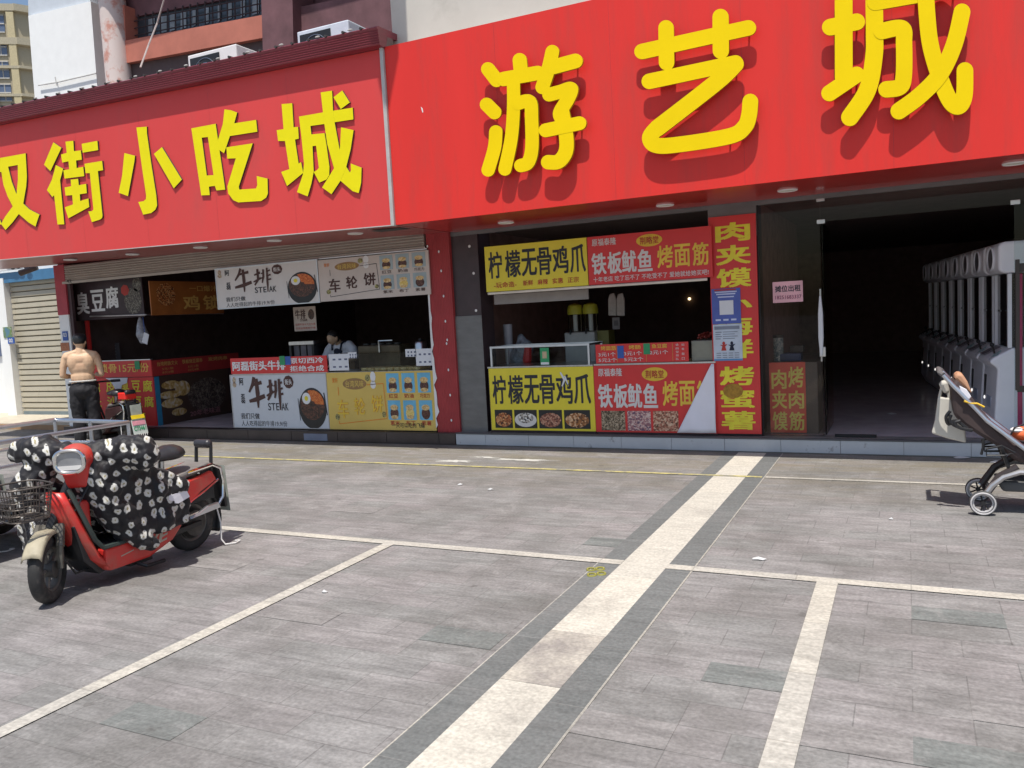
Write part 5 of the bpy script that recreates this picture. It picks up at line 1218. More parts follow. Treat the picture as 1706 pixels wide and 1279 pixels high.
    for sx in (-1, 1): MB().tube([(sx*(.07), -.39, .67), (sx*.108, -.375, .58), (sx*.137, -.34, .45), (sx*.152, -.30, .33), (sx*.158, -.25, .265), (sx*.155, -.12, .262), (sx*.15, .2, .275)], .016, 6).build('shield_edging', M('dark_green_edging', (.035, .05, .045), .5), r, smooth=True)
    MB().prism([(-.11, -.41, .44), (-.11, -.36, .20), (-.11, -.26, .09), (-.11, -.21, .10), (-.11, -.27, .30), (-.11, -.34, .46)], (.22, 0, 0)).build('inner_fairing', K['black'], r, bev=.01)
    mb = MB()
    for sx in (-1, 1): mb.cyl((sx*.030, .595, .205), (sx*.062, .595, .205), .112, .095, n=24)
    mb.cyl((-.03, .595, .205), (.03, .595, .205), .118, n=24); mb.build('hub_motor', M('dusty_hub', (.07, .065, .06), .5, .3, var=.4, scale=14), r, smooth=True)
    MB().prism([(.075, .28, .21), (.075, .62, .225), (.075, .62, .185), (.075, .28, .165)], (.03, 0, 0)).build('swing_arm', K['black'], r, bev=.006)
    MB().box(-.085, .085, -.33, -.26, .34, .58).build('glove_box', red, r, bev=.015)
    mb = MB(); pr = [(-.245, .115), (-.20, .098), (.10, .10), (.30, .165), (.40, .255), (.34, .285), (.1, .262), (-.24, .255)]
    mb.prism([(-.158, y, z) for y, z in pr], (.316, 0, 0)); lo = mb.build('lower_body', red, r, bev=.018)
    mb = MB(); mb.box(-.142, .142, -.24, .22, .262, .274)
    for k in range(9): mb.box(-.13+k*.03, -.118+k*.03, -.22, .2, .274, .279)
    mb.build('deck_mat', K['black'], r)
    for sx in (-1, 1):
        mb = MB(); mb.poly([(sx*.1592, -.13, .17), (sx*.1592, -.03, .185), (sx*.1592, -.03, .192), (sx*.1592, -.13, .177)])
        mb.text(Panel((sx*.1592, .02*sx+.06, .238), (0, .19*sx, .03), (0, -.03, -.085), (sx, 0, 0)), 'VE', 0, 1, 0, 1, .04, .001); mb.build('decal', M('faded_decal', (.42, .36, .30), .5, var=.3), lo)
    MB().box(-.10, .10, -.02, .16, .065, .10).tube([(.12, .02, .08), (.17, .05, .055), (.17, .20, .05)], .012, 6).build('centre_stand', K['black'], r)
    # saddle, rear body and seat
    mb = MB(); mb.caps([(0, .30, .735), (0, .46, .745)], [.085, .115], 14); s_ = mb.build('saddle', K['vinyl'], r, smooth=True)
    for v in s_.data.vertices: v.co.z = .735+(v.co.z-.735)*(.62 if v.co.z > .735 else .35)
    MB().tube([(0, .36, .44), (0, .39, .72)], .022, 8).build('seat_post', K['steel'], r)
    for sx in (-1, 1):
        pts = [(.26, .36), (.30, .52), (.72, .575), (.76, .50), (.60, .44), (.42, .33), (.34, .28)]
        MB().prism([(sx*.105, y, z) for y, z in pts], (sx*.035, 0, 0)).build('side_panel', red, r, bev=.012)
    for sx in (-1, 1):
        MB().tube([(sx*.142, .34, .30), (sx*.145, .50, .395), (sx*.145, .64, .445), (sx*.142, .77, .50)], .008, 6).build('trim_strip', K['chrome'], r)
    MB().box(-.105, .105, .26, .76, .36, .54).build('rear_body', K['black'], r, bev=.01)
    mb = MB(); mb.prism([(-.12, .30, .535), (-.12, .74, .592), (-.12, .76, .625), (-.12, .70, .64), (-.12, .34, .585)], (.24, 0, 0)); mb.build('rear_seat', K['dustyvinyl'], r, bev=.018)
    mb = MB(); mb.tube([(-.075, .77, .56), (-.075, .79, .75), (.075, .79, .75), (.075, .77, .56)], .014, 8); mb.build('backrest_frame', K['black'], r)
    mb = MB(); mb.caps([(-.05, .785, .765), (.05, .785, .765)], [.034, .034], 10); mb.build('backrest_pad', K['vinyl'], r, smooth=True)
    for sx in (-1, 1): MB().tube([(sx*.125, .50, .60), (sx*.14, .72, .62), (sx*.135, .80, .58), (sx*.135, .82, .48), (sx*.14, .80, .36), (sx*.15, .74, .31), (sx*.155, .45, .29)], .013, 8).build('grab_rail', K['chrome'], r, smooth=True)
    for sx in (-1, 1):
        MB().prism([(sx*.15, .45, .275), (sx*.15, .74, .295), (sx*.15, .72, .34), (sx*.15, .62, .335)], (sx*.03, 0, 0)).build('foot_board', K['alu'], r, bev=.006)
    mb = MB(); n = 14; L = []
    for i in range(n+1):
        a = rad(-20+i*140/n)
        for x in (-.062, 0, .062): L.append((x, .595+math.sin(a)*.255, .205+math.cos(a)*.245))
    mb.add(L, [(i*3+k, i*3+k+1, (i+1)*3+k+1, (i+1)*3+k) for i in range(n) for k in range(2)]); o = mb.build('rear_mudguard', K['black'], r, smooth=True); o.modifiers.new('thick', 'SOLIDIFY').thickness = .006
    MB().prism([(-.10, .80, .60), (.10, .80, .60), (.10, .86, .36), (.09, .87, .26), (-.09, .87, .26), (-.10, .86, .36)], (0, .022, 0)).build('tail_plate', K['black'], r, bev=.008)
    MB().box(-.05, .05, .855, .885, .44, .48).build('tail_lamp', M('red_lens', (.35, .03, .03), .2, coat=1), r, bev=.006)
    MB().prism([(-.085, .895, .58), (.085, .895, .58), (.08, .925, .22), (-.08, .925, .22)], (0, .003, 0)).build('mud_flap', M('milky_flap', (.42, .45, .40), .35, var=.25), r)
    MB().tube([(-.02, .40, .24), (-.20, .42, .012)], .011, 6).build('kick_stand', K['steel'], r)
    mb = MB(); mb.tube([(.15, .72, .31), (.16, .74, .18), (.165, .73, .05), (.19, .74, .012), (.235, .80, .01), (.22, .86, .012), (.19, .84, .012)], .006, 6); mb.build('hanging_strap', K['offwhite'], r)
    mb = MB(); mb.tube([ax0+Vector((.05, 0, .43)), ax0+Vector((.10, .02, .25)), ax0+Vector((.09, .09, .14)), Vector((.04, -.22, .13))], .007, 6); mb.tube([hb+lt*.1+Vector((0, 0, .02)), hb+lt*.11+hd*.07+Vector((0, 0, -.1)), Vector((.09, -.40, .50))], .005, 6); mb.build('cable', K['black'], r)
    if quilt:
        q = MB(); up = Vector((0, 0, 1))
        q.caps([hb+lt*.10+up*.0, hb+lt*.22-hd*.03+up*.005, hb+lt*.36-hd*.07+up*-.01], [.085, .115, .105], 12)
        q.caps([hb+lt*-.10+up*.02, hb+lt*-.22-hd*.03+up*.04, hb+lt*-.38-hd*.05+up*.05], [.08, .11, .075], 12)
        q.caps([hb+lt*-.26-hd*.04+up*-.05, hb+lt*-.33-hd*.02+up*-.18, hb+lt*-.34+up*-.30], [.10, .11, .07], 12)
        q.caps([Vector((.05, -.22, .78)), Vector((.10, -.16, .60)), Vector((.10, -.12, .42))], [.11, .12, .10], 12)
        q.prism([(-.16, y, z) for y, z in ((-.25, .80), (-.10, .84), (.10, .74), (.28, .67), (.41, .58), (.43, .40), (.40, .27), (.24, .26), (.08, .285), (-.06, .29), (-.15, .42), (-.24, .62))], (.385, 0, 0))
        q.ell((-.10, -.02, .52), (.13, .22, .24)); q.ell((0, .08, .58), (.16, .18, .14))
        q.caps([Vector((.14, -.07, .32)), Vector((.20, .02, .245)), Vector((.23, .08, .20))], [.07, .065, .045], 10)
        q.caps([Vector((.12, .22, .62)), Vector((.15, .34, .55)), Vector((.155, .40, .42))], [.06, .07, .06], 10)
        random.seed(5)
        for k in range(5):
            y = random.uniform(-.18, .40); q.ell((.20+random.uniform(-.02, .025), y, random.uniform(.32, .66-.25*max(0, y))), (.05, .07, .065), 8, 6)
        q.caps([Vector((-.24, -.30, .62)), Vector((-.26, -.34, .42)), Vector((-.24, -.36, .24))], [.10, .13, .09], 12); q.caps([Vector((-.20, -.42, .36)), Vector((-.18, -.44, .22))], [.10, .07], 12)
        q.ell((-.24, -.12, .40), (.09, .2, .2)); q.caps([Vector((-.34, -.26, .58)), Vector((-.38, -.30, .40)), Vector((-.34, -.32, .22))], [.10, .13, .10], 12)
        o = q.build('quilted_cover', K['floral'], r, remesh=.012, fair=12)
        tx = bpy.data.textures.get('folds') or bpy.data.textures.new('folds', 'CLOUDS'); tx.noise_scale = .16; tx.noise_depth = 2
        dm = o.modifiers.new('folds', 'DISPLACE'); dm.texture = tx; dm.strength = .065; dm.mid_level = .5; dm.texture_coords = 'LOCAL'
        t2 = bpy.data.textures.get('creases') or bpy.data.textures.new('creases', 'CLOUDS'); t2.noise_scale = .045; t2.noise_depth = 3
        dm = o.modifiers.new('creases', 'DISPLACE'); dm.texture = t2; dm.strength = .028; dm.mid_level = .5; dm.texture_coords = 'LOCAL'
        MB().prism([(.228, .23, .50), (.232, .38, .505), (.235, .40, .455), (.235, .30, .43), (.232, .22, .45)], (.006, 0, 0)).build('pale_lining', K['cloth_white'], o)
    if plate:
        p = MB().prism([(-.11, .93, .36), (.11, .93, .36), (.11, .985, .15), (-.11, .985, .15)], (0, .006, 0)).build('number_plate', M('pale_green_plate', (.55, .60, .56), .45), r)
        pn = Panel((.11, .937, .36), (-.22, 0, 0), (0, .055, -.21), (0, 1, .26))
        T(p, pn, [('C73461', .08, .92, .45, .75, .04)], K['green'], d=.004)
        MB().slab(pn, .05, .95, .08, .38, .002, .005).build('pink_sticker', M('pink_sticker', (.70, .30, .36), .5, var=.3), p)
        MB().prism([(-.10, .925, .43), (.10, .925, .43), (.10, .94, .375), (-.10, .94, .375)], (0, .01, 0)).build('yellow_sticker', M('yellow_sticker', (.85, .62, .02), .5), p)
        mb = MB()
        for k in range(7): mb.prism([(-.105+k*.03, .987, .155), (-.08+k*.03, .987, .155), (-.092+k*.03, .995, .115)], (0, .004, 0))
        mb.build('plate_fringe', K['offwhite'], p)
        MB().box(-.09, .09, .60, .80, .66, .76).build('red_box', M('vivid_red_box', (.80, .03, .02), .4), r, bev=.012)
    return r
sc1 = make_scooter('red electric scooter with floral quilted cover, wire basket and large headlamp', group=None)
sc1.location = (-4.82, 3.74, 0)
sc3 = make_scooter('dark electric scooter with red box and green number plate beside the shirtless man', quilt=False, plate=True, mat=M('dark_scooter_paint', (.05, .02, .02), .4, var=.3))
c = fz(222, 742); c = fz(228, 741); sc3.location = (c.x-.98, c.y+.27, 0); sc3.rotation_euler = (0, 0, rad(-100))
sc2 = copy_tree(sc1); sc2['label'] = 'floral covered scooter cut off by the left picture edge beside the red one'; sc2.location = (-6.6, 3.1, 0); sc2.rotation_euler = (0, 0, rad(-8))
# cargo tricycle with a tube-railed bed
ct = thing('cargo_tricycle', 'cargo tricycle with a silver tube-railed bed behind the floral covered scooter', 'tricycle', (-6.4, 4.0, 0))
bx0, bx1, by0, by1 = -6.95, -6.0, 2.9, 4.84
MB().tube([(bx0, by0, .90), (bx0, by1, .885), (bx1, by1, .87), (bx1, by0, .885)], .019, 8, closed=True).build('top_rail', K['alu'], ct, smooth=True)
MB().tube([(bx0, by0, .70), (bx0, by1, .69), (bx1, by1, .69), (bx1, by0, .70)], .014, 8, closed=True).build('lower_rail', K['alu'], ct, smooth=True)
for (x, y) in ((bx0, by1), (bx1, by1), (bx0, 4.2), (bx1-.001, 3.3), (bx0, 3.5), (bx0, by0), (bx1, by0), (-6.48, by1)): MB().tube([(x, y, .46), (x, y, .88)], .016, 8).build('post', K['alu'], ct)
MB().box(bx0-.02, bx1+.02, by0-.02, by1+.02, .40, .45).build('bed', M('dull_bed', (.14, .14, .14), .6, .2), ct)
for (x, y) in ((bx0+.08, 4.2), (bx1-.08, 4.2), (-6.48, 2.4)): wheel(ct, (x, y, .215), Vector((0, -1, 0)))
MB().tube([(-6.48, 2.95, .42), (-6.48, 2.6, .5), (-6.48, 2.4, .22)], .025, 8).build('front_frame', K['black'], ct)
# ================================================================ people
man = thing('person', 'shirtless man in black cap and black trousers, his back turned, at the tofu stall', 'person', fz(149, 741), rad(40))
def local_body(par, fn, name, mat, vox, fair):
    mb = MB(); fn(mb); return mb.build(name, mat, par, local=True, remesh=vox, fair=fair)
def hand(m, w_, dirv, side, up=Vector((0, 0, 1))):
    w_ = Vector(w_); d = Vector(dirv).normalized(); s_ = d.cross(up).normalized()*side
    m.caps([w_, w_+d*.05, w_+d*.085], [.028, .036, .034], 8)
    for k, (o_, l) in enumerate(((-.030, .052), (-.010, .064), (.010, .068), (.030, .060))):
        b = w_+d*.09+s_*o_; m.caps([b, b+d*l*.55-up*.006, b+d*l*.85-up*.03], [.0105, .010, .009], 6)
    b = w_+d*.03+s_*.030; m.caps([b, b+s_*.028+d*.03, b+s_*.030+d*.06-up*.01], [.014, .012, .010], 6)
def man_body(m):
    m.ell((0, 0, .92), (.165, .115, .12)); m.ell((0, .01, 1.02), (.168, .122, .14)); m.ell((0, .005, 1.17), (.185, .118, .16)); m.ell((0, -.005, 1.28), (.205, .105, .11))
    for s in (-1, 1):
        m.ell((s*.085, -.035, 1.24), (.10, .075, .14)); m.ell((s*.18, 0, 1.325), (.072, .072, .066)); m.caps([(s*.06, -.01, 1.39), (s*.19, -.005, 1.345)], [.045, .055], 10)
        m.caps([(s*.205, 0, 1.315), (s*.245, -.01, 1.19), (s*.265, -.015, 1.06)], [.058, .050, .042], 10)
        wr = Vector((s*.18, .22, 1.03)); m.caps([(s*.265, -.015, 1.06), (s*.235, .10, 1.04), wr], [.042, .040, .028], 10); hand(m, wr, (-s*.5, .8, .1), s)
    m.caps([(0, -.005, 1.36), (0, .015, 1.47)], [.068, .058], 12)
    m.ell((.0, .03, 1.545), (.076, .094, .108)); m.ell((.01, .06, 1.49), (.055, .06, .05)); m.caps([(.035, .118, 1.545), (.040, .135, 1.52)], [.010, .015], 8)
    for s in (-1, 1): m.ell((s*.078, .02, 1.535), (.012, .022, .032)); m.ell((s*.03+.012, .108, 1.56), (.018, .012, .012))
    m.ell((.022, .112, 1.475), (.028, .012, .010))
body = local_body(man, man_body, 'body', K['skin'], .0085, 6)
def trousers(m):
    m.ell((0, 0, .90), (.178, .135, .10)); m.ell((0, -.02, .82), (.18, .14, .13))
    for s in (-1, 1): m.caps([(s*.085, -.01, .84), (s*.10, 0, .66), (s*.105, .015, .46), (s*.105, 0, .26), (s*.11, -.01, .09)], [.112, .108, .092, .084, .080], 12)
tr = local_body(man, trousers, 'trousers', K['trouser'], .011, 2); dm = tr.modifiers.new('creases', 'DISPLACE'); tx_ = bpy.data.textures.new('cloth_folds', 'CLOUDS'); tx_.noise_scale = .09; tx_.noise_depth = 3; dm.texture = tx_; dm.strength = .028; dm.mid_level = .5; dm.texture_coords = 'LOCAL'
n = 28; mb = MB(); mb.tube([(.176*math.cos(2*math.pi*i/n), .128*math.sin(2*math.pi*i/n), .965) for i in range(n)], .014, 6, closed=True); mb.build('belt', K['greytrim'], man, local=True)
for s in (-1, 1):
    mb = MB(); mb.caps([(s*.11, -.05, .045), (s*.115, .06, .045), (s*.12, .17, .035)], [.042, .046, .035], 10); mb.build('shoe', K['black'], man, local=True, remesh=.01, fair=2)
mb = MB()
prof = [(.092, 0), (.096, .03), (.093, .06), (.075, .095), (.04, .112), (0, .116)]
mb.lathe(prof, (0, .025, 1.555), (0, 0, 1), 24); cap = mb.build('cap', K['black'], man, local=True, smooth=True); cap.scale = (1, 1.10, 1); cap.location = (0, -.0025, 0)
mb = MB(); mb.add([(-.07, .10, 1.575), (.07, .10, 1.575), (.06, .175, 1.562), (0, .195, 1.562), (-.06, .175, 1.562)], [(0, 1, 2, 3, 4)]); o = mb.build('cap_peak', K['black'], cap, local=True); o.modifiers.new('thick', 'SOLIDIFY').thickness = .006
mb = MB(); mb.ell((0, .012, 1.548), (.080, .090, .055), 16, 10); mb.build('hair', M('black_hair', (.012, .011, .012), .6), man, local=True, smooth=True)
wk = thing('person', 'worker in white T-shirt and navy apron bending behind the steak counter', 'person', (-7.66, 10.05, ST), rad(180))
def wk_body(m):
    m.ell((0, .0, .86), (.15, .11, .12)); m.ell((0, .02, .98), (.155, .11, .16)); m.caps([(0, .10, 1.16), (0, .19, 1.23)], [.055, .05], 10)
    m.ell((0, .24, 1.245), (.074, .092, .10)); m.ell((0, .31, 1.20), (.03, .03, .02)); m.caps([(0, .325, 1.235), (0, .338, 1.21)], [.010, .014], 8)
    for s in (-1, 1):
        m.caps([(s*.20, .05, 1.09), (s*.27, .10, .93)], [.048, .040], 10); wr = Vector((s*.10, .32, .86)); m.caps([(s*.27, .10, .93), wr], [.040, .028], 10); hand(m, wr, (-s*.5, .8, -.1), s)
        m.caps([(s*.085, 0, .84), (s*.09, .02, .46), (s*.09, 0, .06)], [.09, .065, .05], 10); m.ell((s*.076, .235, 1.24), (.012, .02, .03)); m.ell((s*.03, .315, 1.262), (.016, .012, .01))
        m.ell((s*.09, .06, .04), (.04, .11, .04))
local_body(wk, wk_body, 'body', K['skin'], .010, 2)
def shirt(m):
    m.ell((0, .0, .85), (.165, .125, .13)); m.ell((0, .02, 1.0), (.175, .13, .19)); m.ell((0, .05, 1.10), (.19, .115, .08))
    for s in (-1, 1): m.caps([(s*.15, .05, 1.12), (s*.22, .06, 1.06), (s*.26, .09, .96)], [.075, .072, .066], 10)
local_body(wk, shirt, 't_shirt', K['cloth_white'], .012, 2)
def hairw(m): m.ell((0, .225, 1.275), (.082, .098, .09)); m.ell((0, .17, 1.235), (.07, .06, .07))
local_body(wk, hairw, 'hair', M('dark_hair', (.015, .012, .012), .55), .010, 1)
def apron(m): m.ell((0, .055, .84), (.145, .11, .26)); m.ell((0, .075, 1.02), (.10, .10, .14)); 
ap = local_body(wk, apron, 'apron', K['navy'], .012, 2)
mb = MB()
for s in (-1, 1): mb.tube([(s*.075, .17, 1.06), (s*.085, .15, 1.15), (s*.075, .06, 1.19), (s*.05, -.04, 1.15)], .014, 6)
mb.build('apron_strap', K['navy'], ap, local=True)
# ================================================================ claw machines
def claw():
    r = thing('claw_machine', None, 'claw machine', group='claw machines along the arcade wall')
    w_ = .66; D_ = .85
    wh = M('white_cabinet', (.88, .88, .94), .35, var=.03, coat=.2)
    mb = MB(); pr = [(-.03, 0), (-.10, .14), (-.07, .66), (-.14, .72), (-.12, .76), (.06, .86), (D_, .86), (D_, 0)]
    mb.prism([(x, .01, z) for x, z in pr], (0, w_-.02, 0)); b = mb.build('cabinet_base', wh, r, bev=.02)
    mb = MB(); mb.box(-.094, -.07, .22, .44, .12, .36); mb.build('prize_door', M('pale_blue_flap', (.45, .50, .62), .3), b, bev=.008)
    MB().box(-.088, -.06, .50, .58, .34, .56).build('coin_slot', K['black'], b, bev=.008)
    MB().ell((-.09, .54, .32), (.010, .018, .018), 8, 6).build('coin_lamp', Memit('coin_lamp_white', (1, .97, .9), 1.2), b)
    mb = MB(); mb.cyl((-.055, .22, .79), (-.075, .22, .87), .010, n=8); mb.ell((-.08, .22, .885), (.022, .022, .022), 10, 7); mb.build('joystick', K['black'], b, smooth=True)
    MB().prism([(-.115, .40, .77), (-.115, .60, .77), (.03, .60, .848), (.03, .40, .848)], (-.006, 0, .010)).build('control_plate', M('grey_control_plate', (.16, .14, .16), .4), b)
    for x in (.02, D_-.03):
        for y in (.02, w_-.05): MB().box(x, x+.035, y, y+.035, .861, 1.585).build('corner_post', wh, r)
    gl_ = M('black_window', (.02, .018, .02), .08, spec=.6)
    MB().box(.045, D_-.02, .06, w_-.06, .865, 1.58).build('window', gl_, r)
    mb = MB(); mb.tube([(.012, .30, 1.22), (.004, .34, 1.225), (.012, .38, 1.22)], .010, 6); mb.build('door_latch', K['alu'], r)
    mb = MB(); pr = [(-.02, 1.59), (-.062, 1.63), (-.062, 1.86), (-.02, 1.90), (D_, 1.90), (D_, 1.59)]
    mb.prism([(x, .01, z) for x, z in pr], (0, w_-.02, 0)); h = mb.build('header', wh, r, bev=.03)
    mb = MB(); n = 24
    mb.tube([(-.07, .33+.15*math.cos(2*math.pi*i/n), 1.745+.115*math.sin(2*math.pi*i/n)) for i in range(n)], .011, 8, closed=True); mb.build('header_ring', wh, h, smooth=True)
    MB().prism([(-.0665, .33+.14*math.cos(2*math.pi*i/n), 1.745+.105*math.sin(2*math.pi*i/n)) for i in range(n)], (.02, 0, 0)).build('header_opening', M('dark_grille', (.10, .09, .10), .5), h)
    mb = MB(); mb.box(.10, .14, -.002, .0095, .02, 1.58); mb.build('side_stripe', M('magenta_stripe', (.50, .02, .12), .4), r)
    MB().prism([(-.128, .10, .74), (-.06, .16, .80), (-.02, .10, .83), (-.08, .03, .77)], (-.003, 0, .006)).build('sticker', Mphoto('teal_print', [(.10, .20, .22), (.25, .42, .42), (.5, .5, .55)], 30), b)
    return r
c0_ = claw(); names = ['nearest claw machine, cut off by the picture edge behind the stroller'] + ['%s claw machine behind the nearest one in the receding row' % k for k in ('second', 'third', 'fourth', 'fifth', 'sixth', 'seventh', 'eighth')]
for i in range(8):
    o = c0_ if i == 0 else copy_tree(c0_)
    y = 9.36+i*.70; o.location = (.865-.105*(y-9.36), y, ST+.004); o.rotation_euler = (0, 0, math.atan(.105)); o['label'] = names[i]
gd = thing('glass_door', 'right glass door of the arcade with a long black bar handle at the picture edge', 'door', (1.2, FY, ST))
c = fy(1695, 540, FY-.03)
MB().box(.905, 1.85, FY+.012, FY+.024, ST+.02, 2.38).build('door_pane', K['glass'], gd)
mb = MB(); mb.box(c.x-.018, c.x+.018, FY-.05, FY-.02, fy(1695, 650, FY-.03).z, fy(1695, 432, FY-.03).z); mb.box(c.x+.0, c.x+.16, FY-.02, FY+.010, 1.75, 1.83); mb.box(c.x+.0, c.x+.16, FY-.02, FY+.010, .62, .68); mb.build('door_handle', M('dark_bronze', (.05, .04, .035), .45), gd, bev=.004)
# ================================================================ stroller
sr = thing('baby_stroller', 'dark brown folding baby stroller with silver frame and a tote bag on its handle', 'stroller', (.6, 6.85, 0))
YN, YF = 6.64, 7.10
P = lambda x, y, Y=YN: fy(x, y, Y)
def swheel(c, ax=(0, 1, 0), R=.086):
    c = Vector(c); hub = MB().cyl(c-Vector(ax)*.02, c+Vector(ax)*.02, .016, n=12).build('wheel', K['black'], sr)
    MB().lathe([(R-.016, -.02), (R-.004, -.022), (R+.002, -.012), (R+.002, .012), (R-.004, .022), (R-.016, .02), (R-.016, -.02)], c, ax, 32).build('tyre', M('grey_tyre', (.07, .07, .07), .7), hub, smooth=True)
    mb = MB(); mb.ring(c-Vector(ax)*.021, R-.010, .006, ax, 32, 6); mb.ring(c, R-.022, .009, ax, 32, 6); mb.build('rim', M('pale_rim', (.55, .53, .53), .4), hub, smooth=True)
    mb = MB()
    for k in range(7):
        a = 2*math.pi*k/7; mb.tube([c, c+Vector((math.cos(a), 0, math.sin(a)))*(R-.024)], .006, 5)
    mb.build('spokes', K['black'], hub)
swheel((.47, YN, .088)); swheel((.47, YF, .088)); swheel((1.12, YN+.04, .082), R=.08); swheel((1.12, YF-.04, .082), R=.08)
for Y in (YN+.03, YF-.03):
    MB().tube([(.48, Y, .13), (.53, Y, .21), (.60, Y, .275), (.70, Y, .315), (.82, Y, .31), (.96, Y, .24), (1.11, Y, .12)], .020, 8).build('arch_frame', M('champagne_frame', (.55, .53, .52), .35, .7), sr, smooth=True)
dk = M('dark_brown_fabric', (.055, .036, .034), .7, var=.25, scale=9, bump=.25)
for Y in (YN+.04, YF-.04):
    a = P(1570, 621, 6.85); a.y = Y; b = P(1640, 694, 6.85); b.y = Y; c = P(1708, 760, 6.85); c.y = Y
    MB().tube([a, b], .016, 8).tube([b, (.80, Y, .42), (.98, Y, .27)], .018, 8).build('push_frame', K['alu'], sr, smooth=True)
h0 = P(1570, 621, 6.85)
MB().tube([(h0.x, YN+.04, h0.z), (h0.x-.02, YN+.06, h0.z+.015), (h0.x-.02, YF-.06, h0.z+.015), (h0.x, YF-.04, h0.z)], .019, 8).build('handle', M('grey_foam', (.13, .12, .12), .7), sr, smooth=True)
out = [(1584, 640), (1592, 630), (1606, 645), (1640, 690), (1662, 714), (1706, 757), (1706, 772), (1688, 764), (1655, 738), (1628, 722), (1604, 706), (1588, 690), (1584, 664)]
mb = MB(); mb.prism([(lambda p: Vector((p.x, YN+.055, p.z)))(P(x, y, 6.75)) for x, y in out], (0, YF-YN-.11, 0)); mb.build('seat_back', dk, sr, bev=.025)
a = P(1662, 722, 6.8)
mb = MB(); mb.prism([(a.x, YN+.06, a.z-.05), (a.x+.10, YN+.06, .42), (.94, YN+.06, .40), (.97, YN+.06, .45), (a.x+.12, YN+.06, .50)], (0, YF-YN-.12, 0)); mb.build('seat', dk, sr, bev=.02)
mb = MB(); mb.prism([(.94, YN+.08, .40), (1.02, YN+.08, .24), (1.05, YN+.08, .25), (.98, YN+.08, .44)], (0, YF-YN-.16, 0)); mb.build('foot_rest', dk, sr, bev=.01)
mb = MB(); hp = [(1588, 628), (1594, 620), (1603, 622), (1611, 634), (1619, 655), (1606, 645)]
mb.prism([(lambda p: Vector((p.x, YN+.14, p.z)))(P(x, y, 6.85)) for x, y in hp], (0, .22, 0)); mb.build('head_pad', M('tan_pad', (.50, .27, .16), .7, var=.1), sr, bev=.02)
mb = MB()
for k, pts in enumerate(([(1583, 684), (1576, 694), (1580, 706), (1592, 700), (1610, 712)], [(1584, 690), (1582, 700), (1590, 708), (1606, 714)], [(1600, 700), (1590, 704), (1600, 712), (1620, 716)])):
    mb.tube([Vector((q[0], 6.665-.005*k, q[1])) for q in smooth_path([(P(x, y, 6.68).x, P(x, y, 6.68).z) for x, y in pts])], .012, 6)
mb.build('canopy_strap', K['black'], sr, smooth=True)
mb = MB(); fq = [(1598, 642), (1610, 648), (1618, 660), (1612, 668), (1602, 658)]
mb.prism([(lambda p: Vector((p.x, YN+.035, p.z)))(P(x, y, 6.69)) for x, y in fq], (0, .015, 0)); mb.build('white_tag', K['cloth_white'], sr, bev=.004)
MB().tube([Vector((P(x, y, 6.67).x, YN+.03, P(x, y, 6.67).z)) for x, y in ((1606, 668), (1618, 672), (1628, 672), (1640, 678))], .007, 6).build('yellow_ribbon', M('yellow_ribbon', (.80, .50, .03), .6), sr)
for Y in (YN+.05, YF-.05):
    q = [P(1690, 768, 6.9), P(1660, 784, 6.9), P(1640, 812, 6.9)]
    MB().tube([(q[0].x, Y, q[0].z), (q[1].x, Y, q[1].z), (.49, Y, .14)], .026, 8).build('rear_leg', M('brown_black_leg', (.045, .035, .035), .5), sr, smooth=True)
MB().tube([(.50, YN+.03, .13), (.50, YF-.03, .13)], .014, 8).build('axle', K['black'], sr)
mb = MB(); 
for Y in (YN+.02, YN+.2, YF-.06):
    q = [Vector((P(x, y, 6.7).x, Y, P(x, y, 6.7).z)) for x, y in ((1642, 746), (1668, 741), (1690, 752), (1672, 757), (1643, 757))]; mb.tube(q, .008, 6, closed=True)
mb.tube([Vector((P(x, y, 6.7).x, YN+.03, P(x, y, 6.7).z)) for x, y in ((1638, 730), (1637, 745), (1634, 756))], .009, 6)
for Y in (YN+.05, YF-.05): mb.tube([Vector((P(1668, 745, 6.7).x, Y, P(1668, 745, 6.7).z)), Vector((P(1680, 778, 6.7).x, Y, P(1680, 778, 6.7).z))], .014, 6)
mb.build('fold_bracket', K['black'], sr)
mb = MB(); mb.prism([(.56, YN+.07, .235), (.60, YN+.07, .16), (.95, YN+.07, .16), (1.0, YN+.07, .235)], (0, YF-YN-.14, 0)); mb.build('basket', M('dim_mesh_fabric', (.10, .10, .10), .9), sr, bev=.02)
tb = thing('tote_bag', 'off-white tote bag hanging from the stroller handle', 'bag', P(1580, 735, 6.85))
q = [(1563, 661), (1582, 663), (1606, 690), (1610, 738), (1580, 731), (1552, 722), (1558, 700)]
mb = MB(); f0 = [P(x, y, 6.83) for x, y in q]; n = len(q)
mb.prism(f0, (0, .055, 0)); mb.build('bag_body', M('cream_cotton', (.60, .57, .50), .8, var=.06, scale=6, bump=.3), tb, bev=.012)
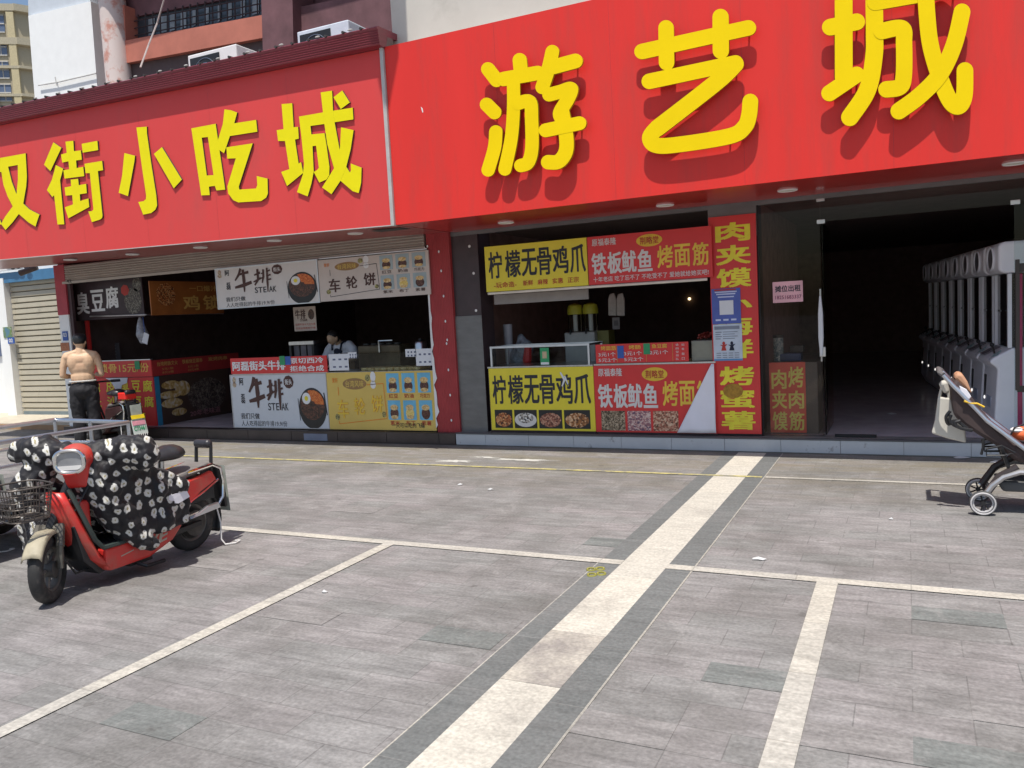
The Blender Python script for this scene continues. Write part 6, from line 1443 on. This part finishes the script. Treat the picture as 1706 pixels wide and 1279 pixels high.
mb = MB(); mb.tube([P(1565, 662, 6.85), P(1569, 645, 6.85), P(1574, 630, 6.85), P(1579, 646, 6.85), P(1581, 664, 6.85)], .011, 6); mb.caps([P(1572, 640, 6.84), P(1576, 650, 6.84)], [.03, .022], 8); mb.build('bag_handle', M('cream_strap', (.55, .52, .46), .8), tb, smooth=True)
ty = thing('toy', 'bright orange and white plush toy sitting in the stroller at the picture edge', 'toy', (.77, 6.85, .52))
c = P(1702, 722, 6.85)
MB().ell(c, (.065, .07, .05), 14, 9).build('body', M('orange_plush', (.80, .16, .05), .7, var=.2), ty, smooth=True); MB().ell(c+Vector((-.03, -.02, .03)), (.045, .05, .02), 12, 8).build('white_back', K['white'], ty, smooth=True)
MB().tube([c+Vector((-.09, -.06, -.04)), c+Vector((-.05, -.06, .05)), c+Vector((.02, -.06, .08))], .006, 5).build('bumper_wire', K['black'], sr)
# ================================================================ litter
for i, (px, py, s_, lab) in enumerate(((1264, 932, .032, 'white paper scrap on the paving near the wide pale band'), (1100, 975, .0, ''), (1601, 763, .05, 'white tissue scrap against the step left of the stroller'), (1659, 770, .045, 'white tissue scrap against the step behind the stroller wheel'), (818, 816, .025, 'white scrap on the paving below the yellow line'), (767, 808, .018, 'tiny pale scrap left of another on the open paving'), (1485, 690, .04, 'pale crumpled scrap on the hall floor inside the entrance'), (540, 987, .02, 'tiny white scrap beside the slanting pale line'), (1485, 866, .014, 'small pale scrap on the paving before the stroller shadow'))):
    if not s_: continue
    zf = .155 if i == 6 else 0
    c = fz(px, py, zf); random.seed(i); pts = []
    for k in range(8):
        a = 2*math.pi*k/8; rr = s_*random.uniform(.5, 1.2); pts.append((c.x+rr*1.4*math.cos(a), c.y+rr*math.sin(a), zf+.004+random.uniform(0, .006)))
    mb = MB(); mb.add(pts+[(c.x, c.y, zf+.02)], [(k, (k+1) % 8, 8) for k in range(8)])
    o = mb.build('paper_scrap', M('dusty_paper', (.52, .52, .52), .7)); o.modifiers.new('thick', 'SOLIDIFY').thickness = .002; tag(o, lab, 'litter')
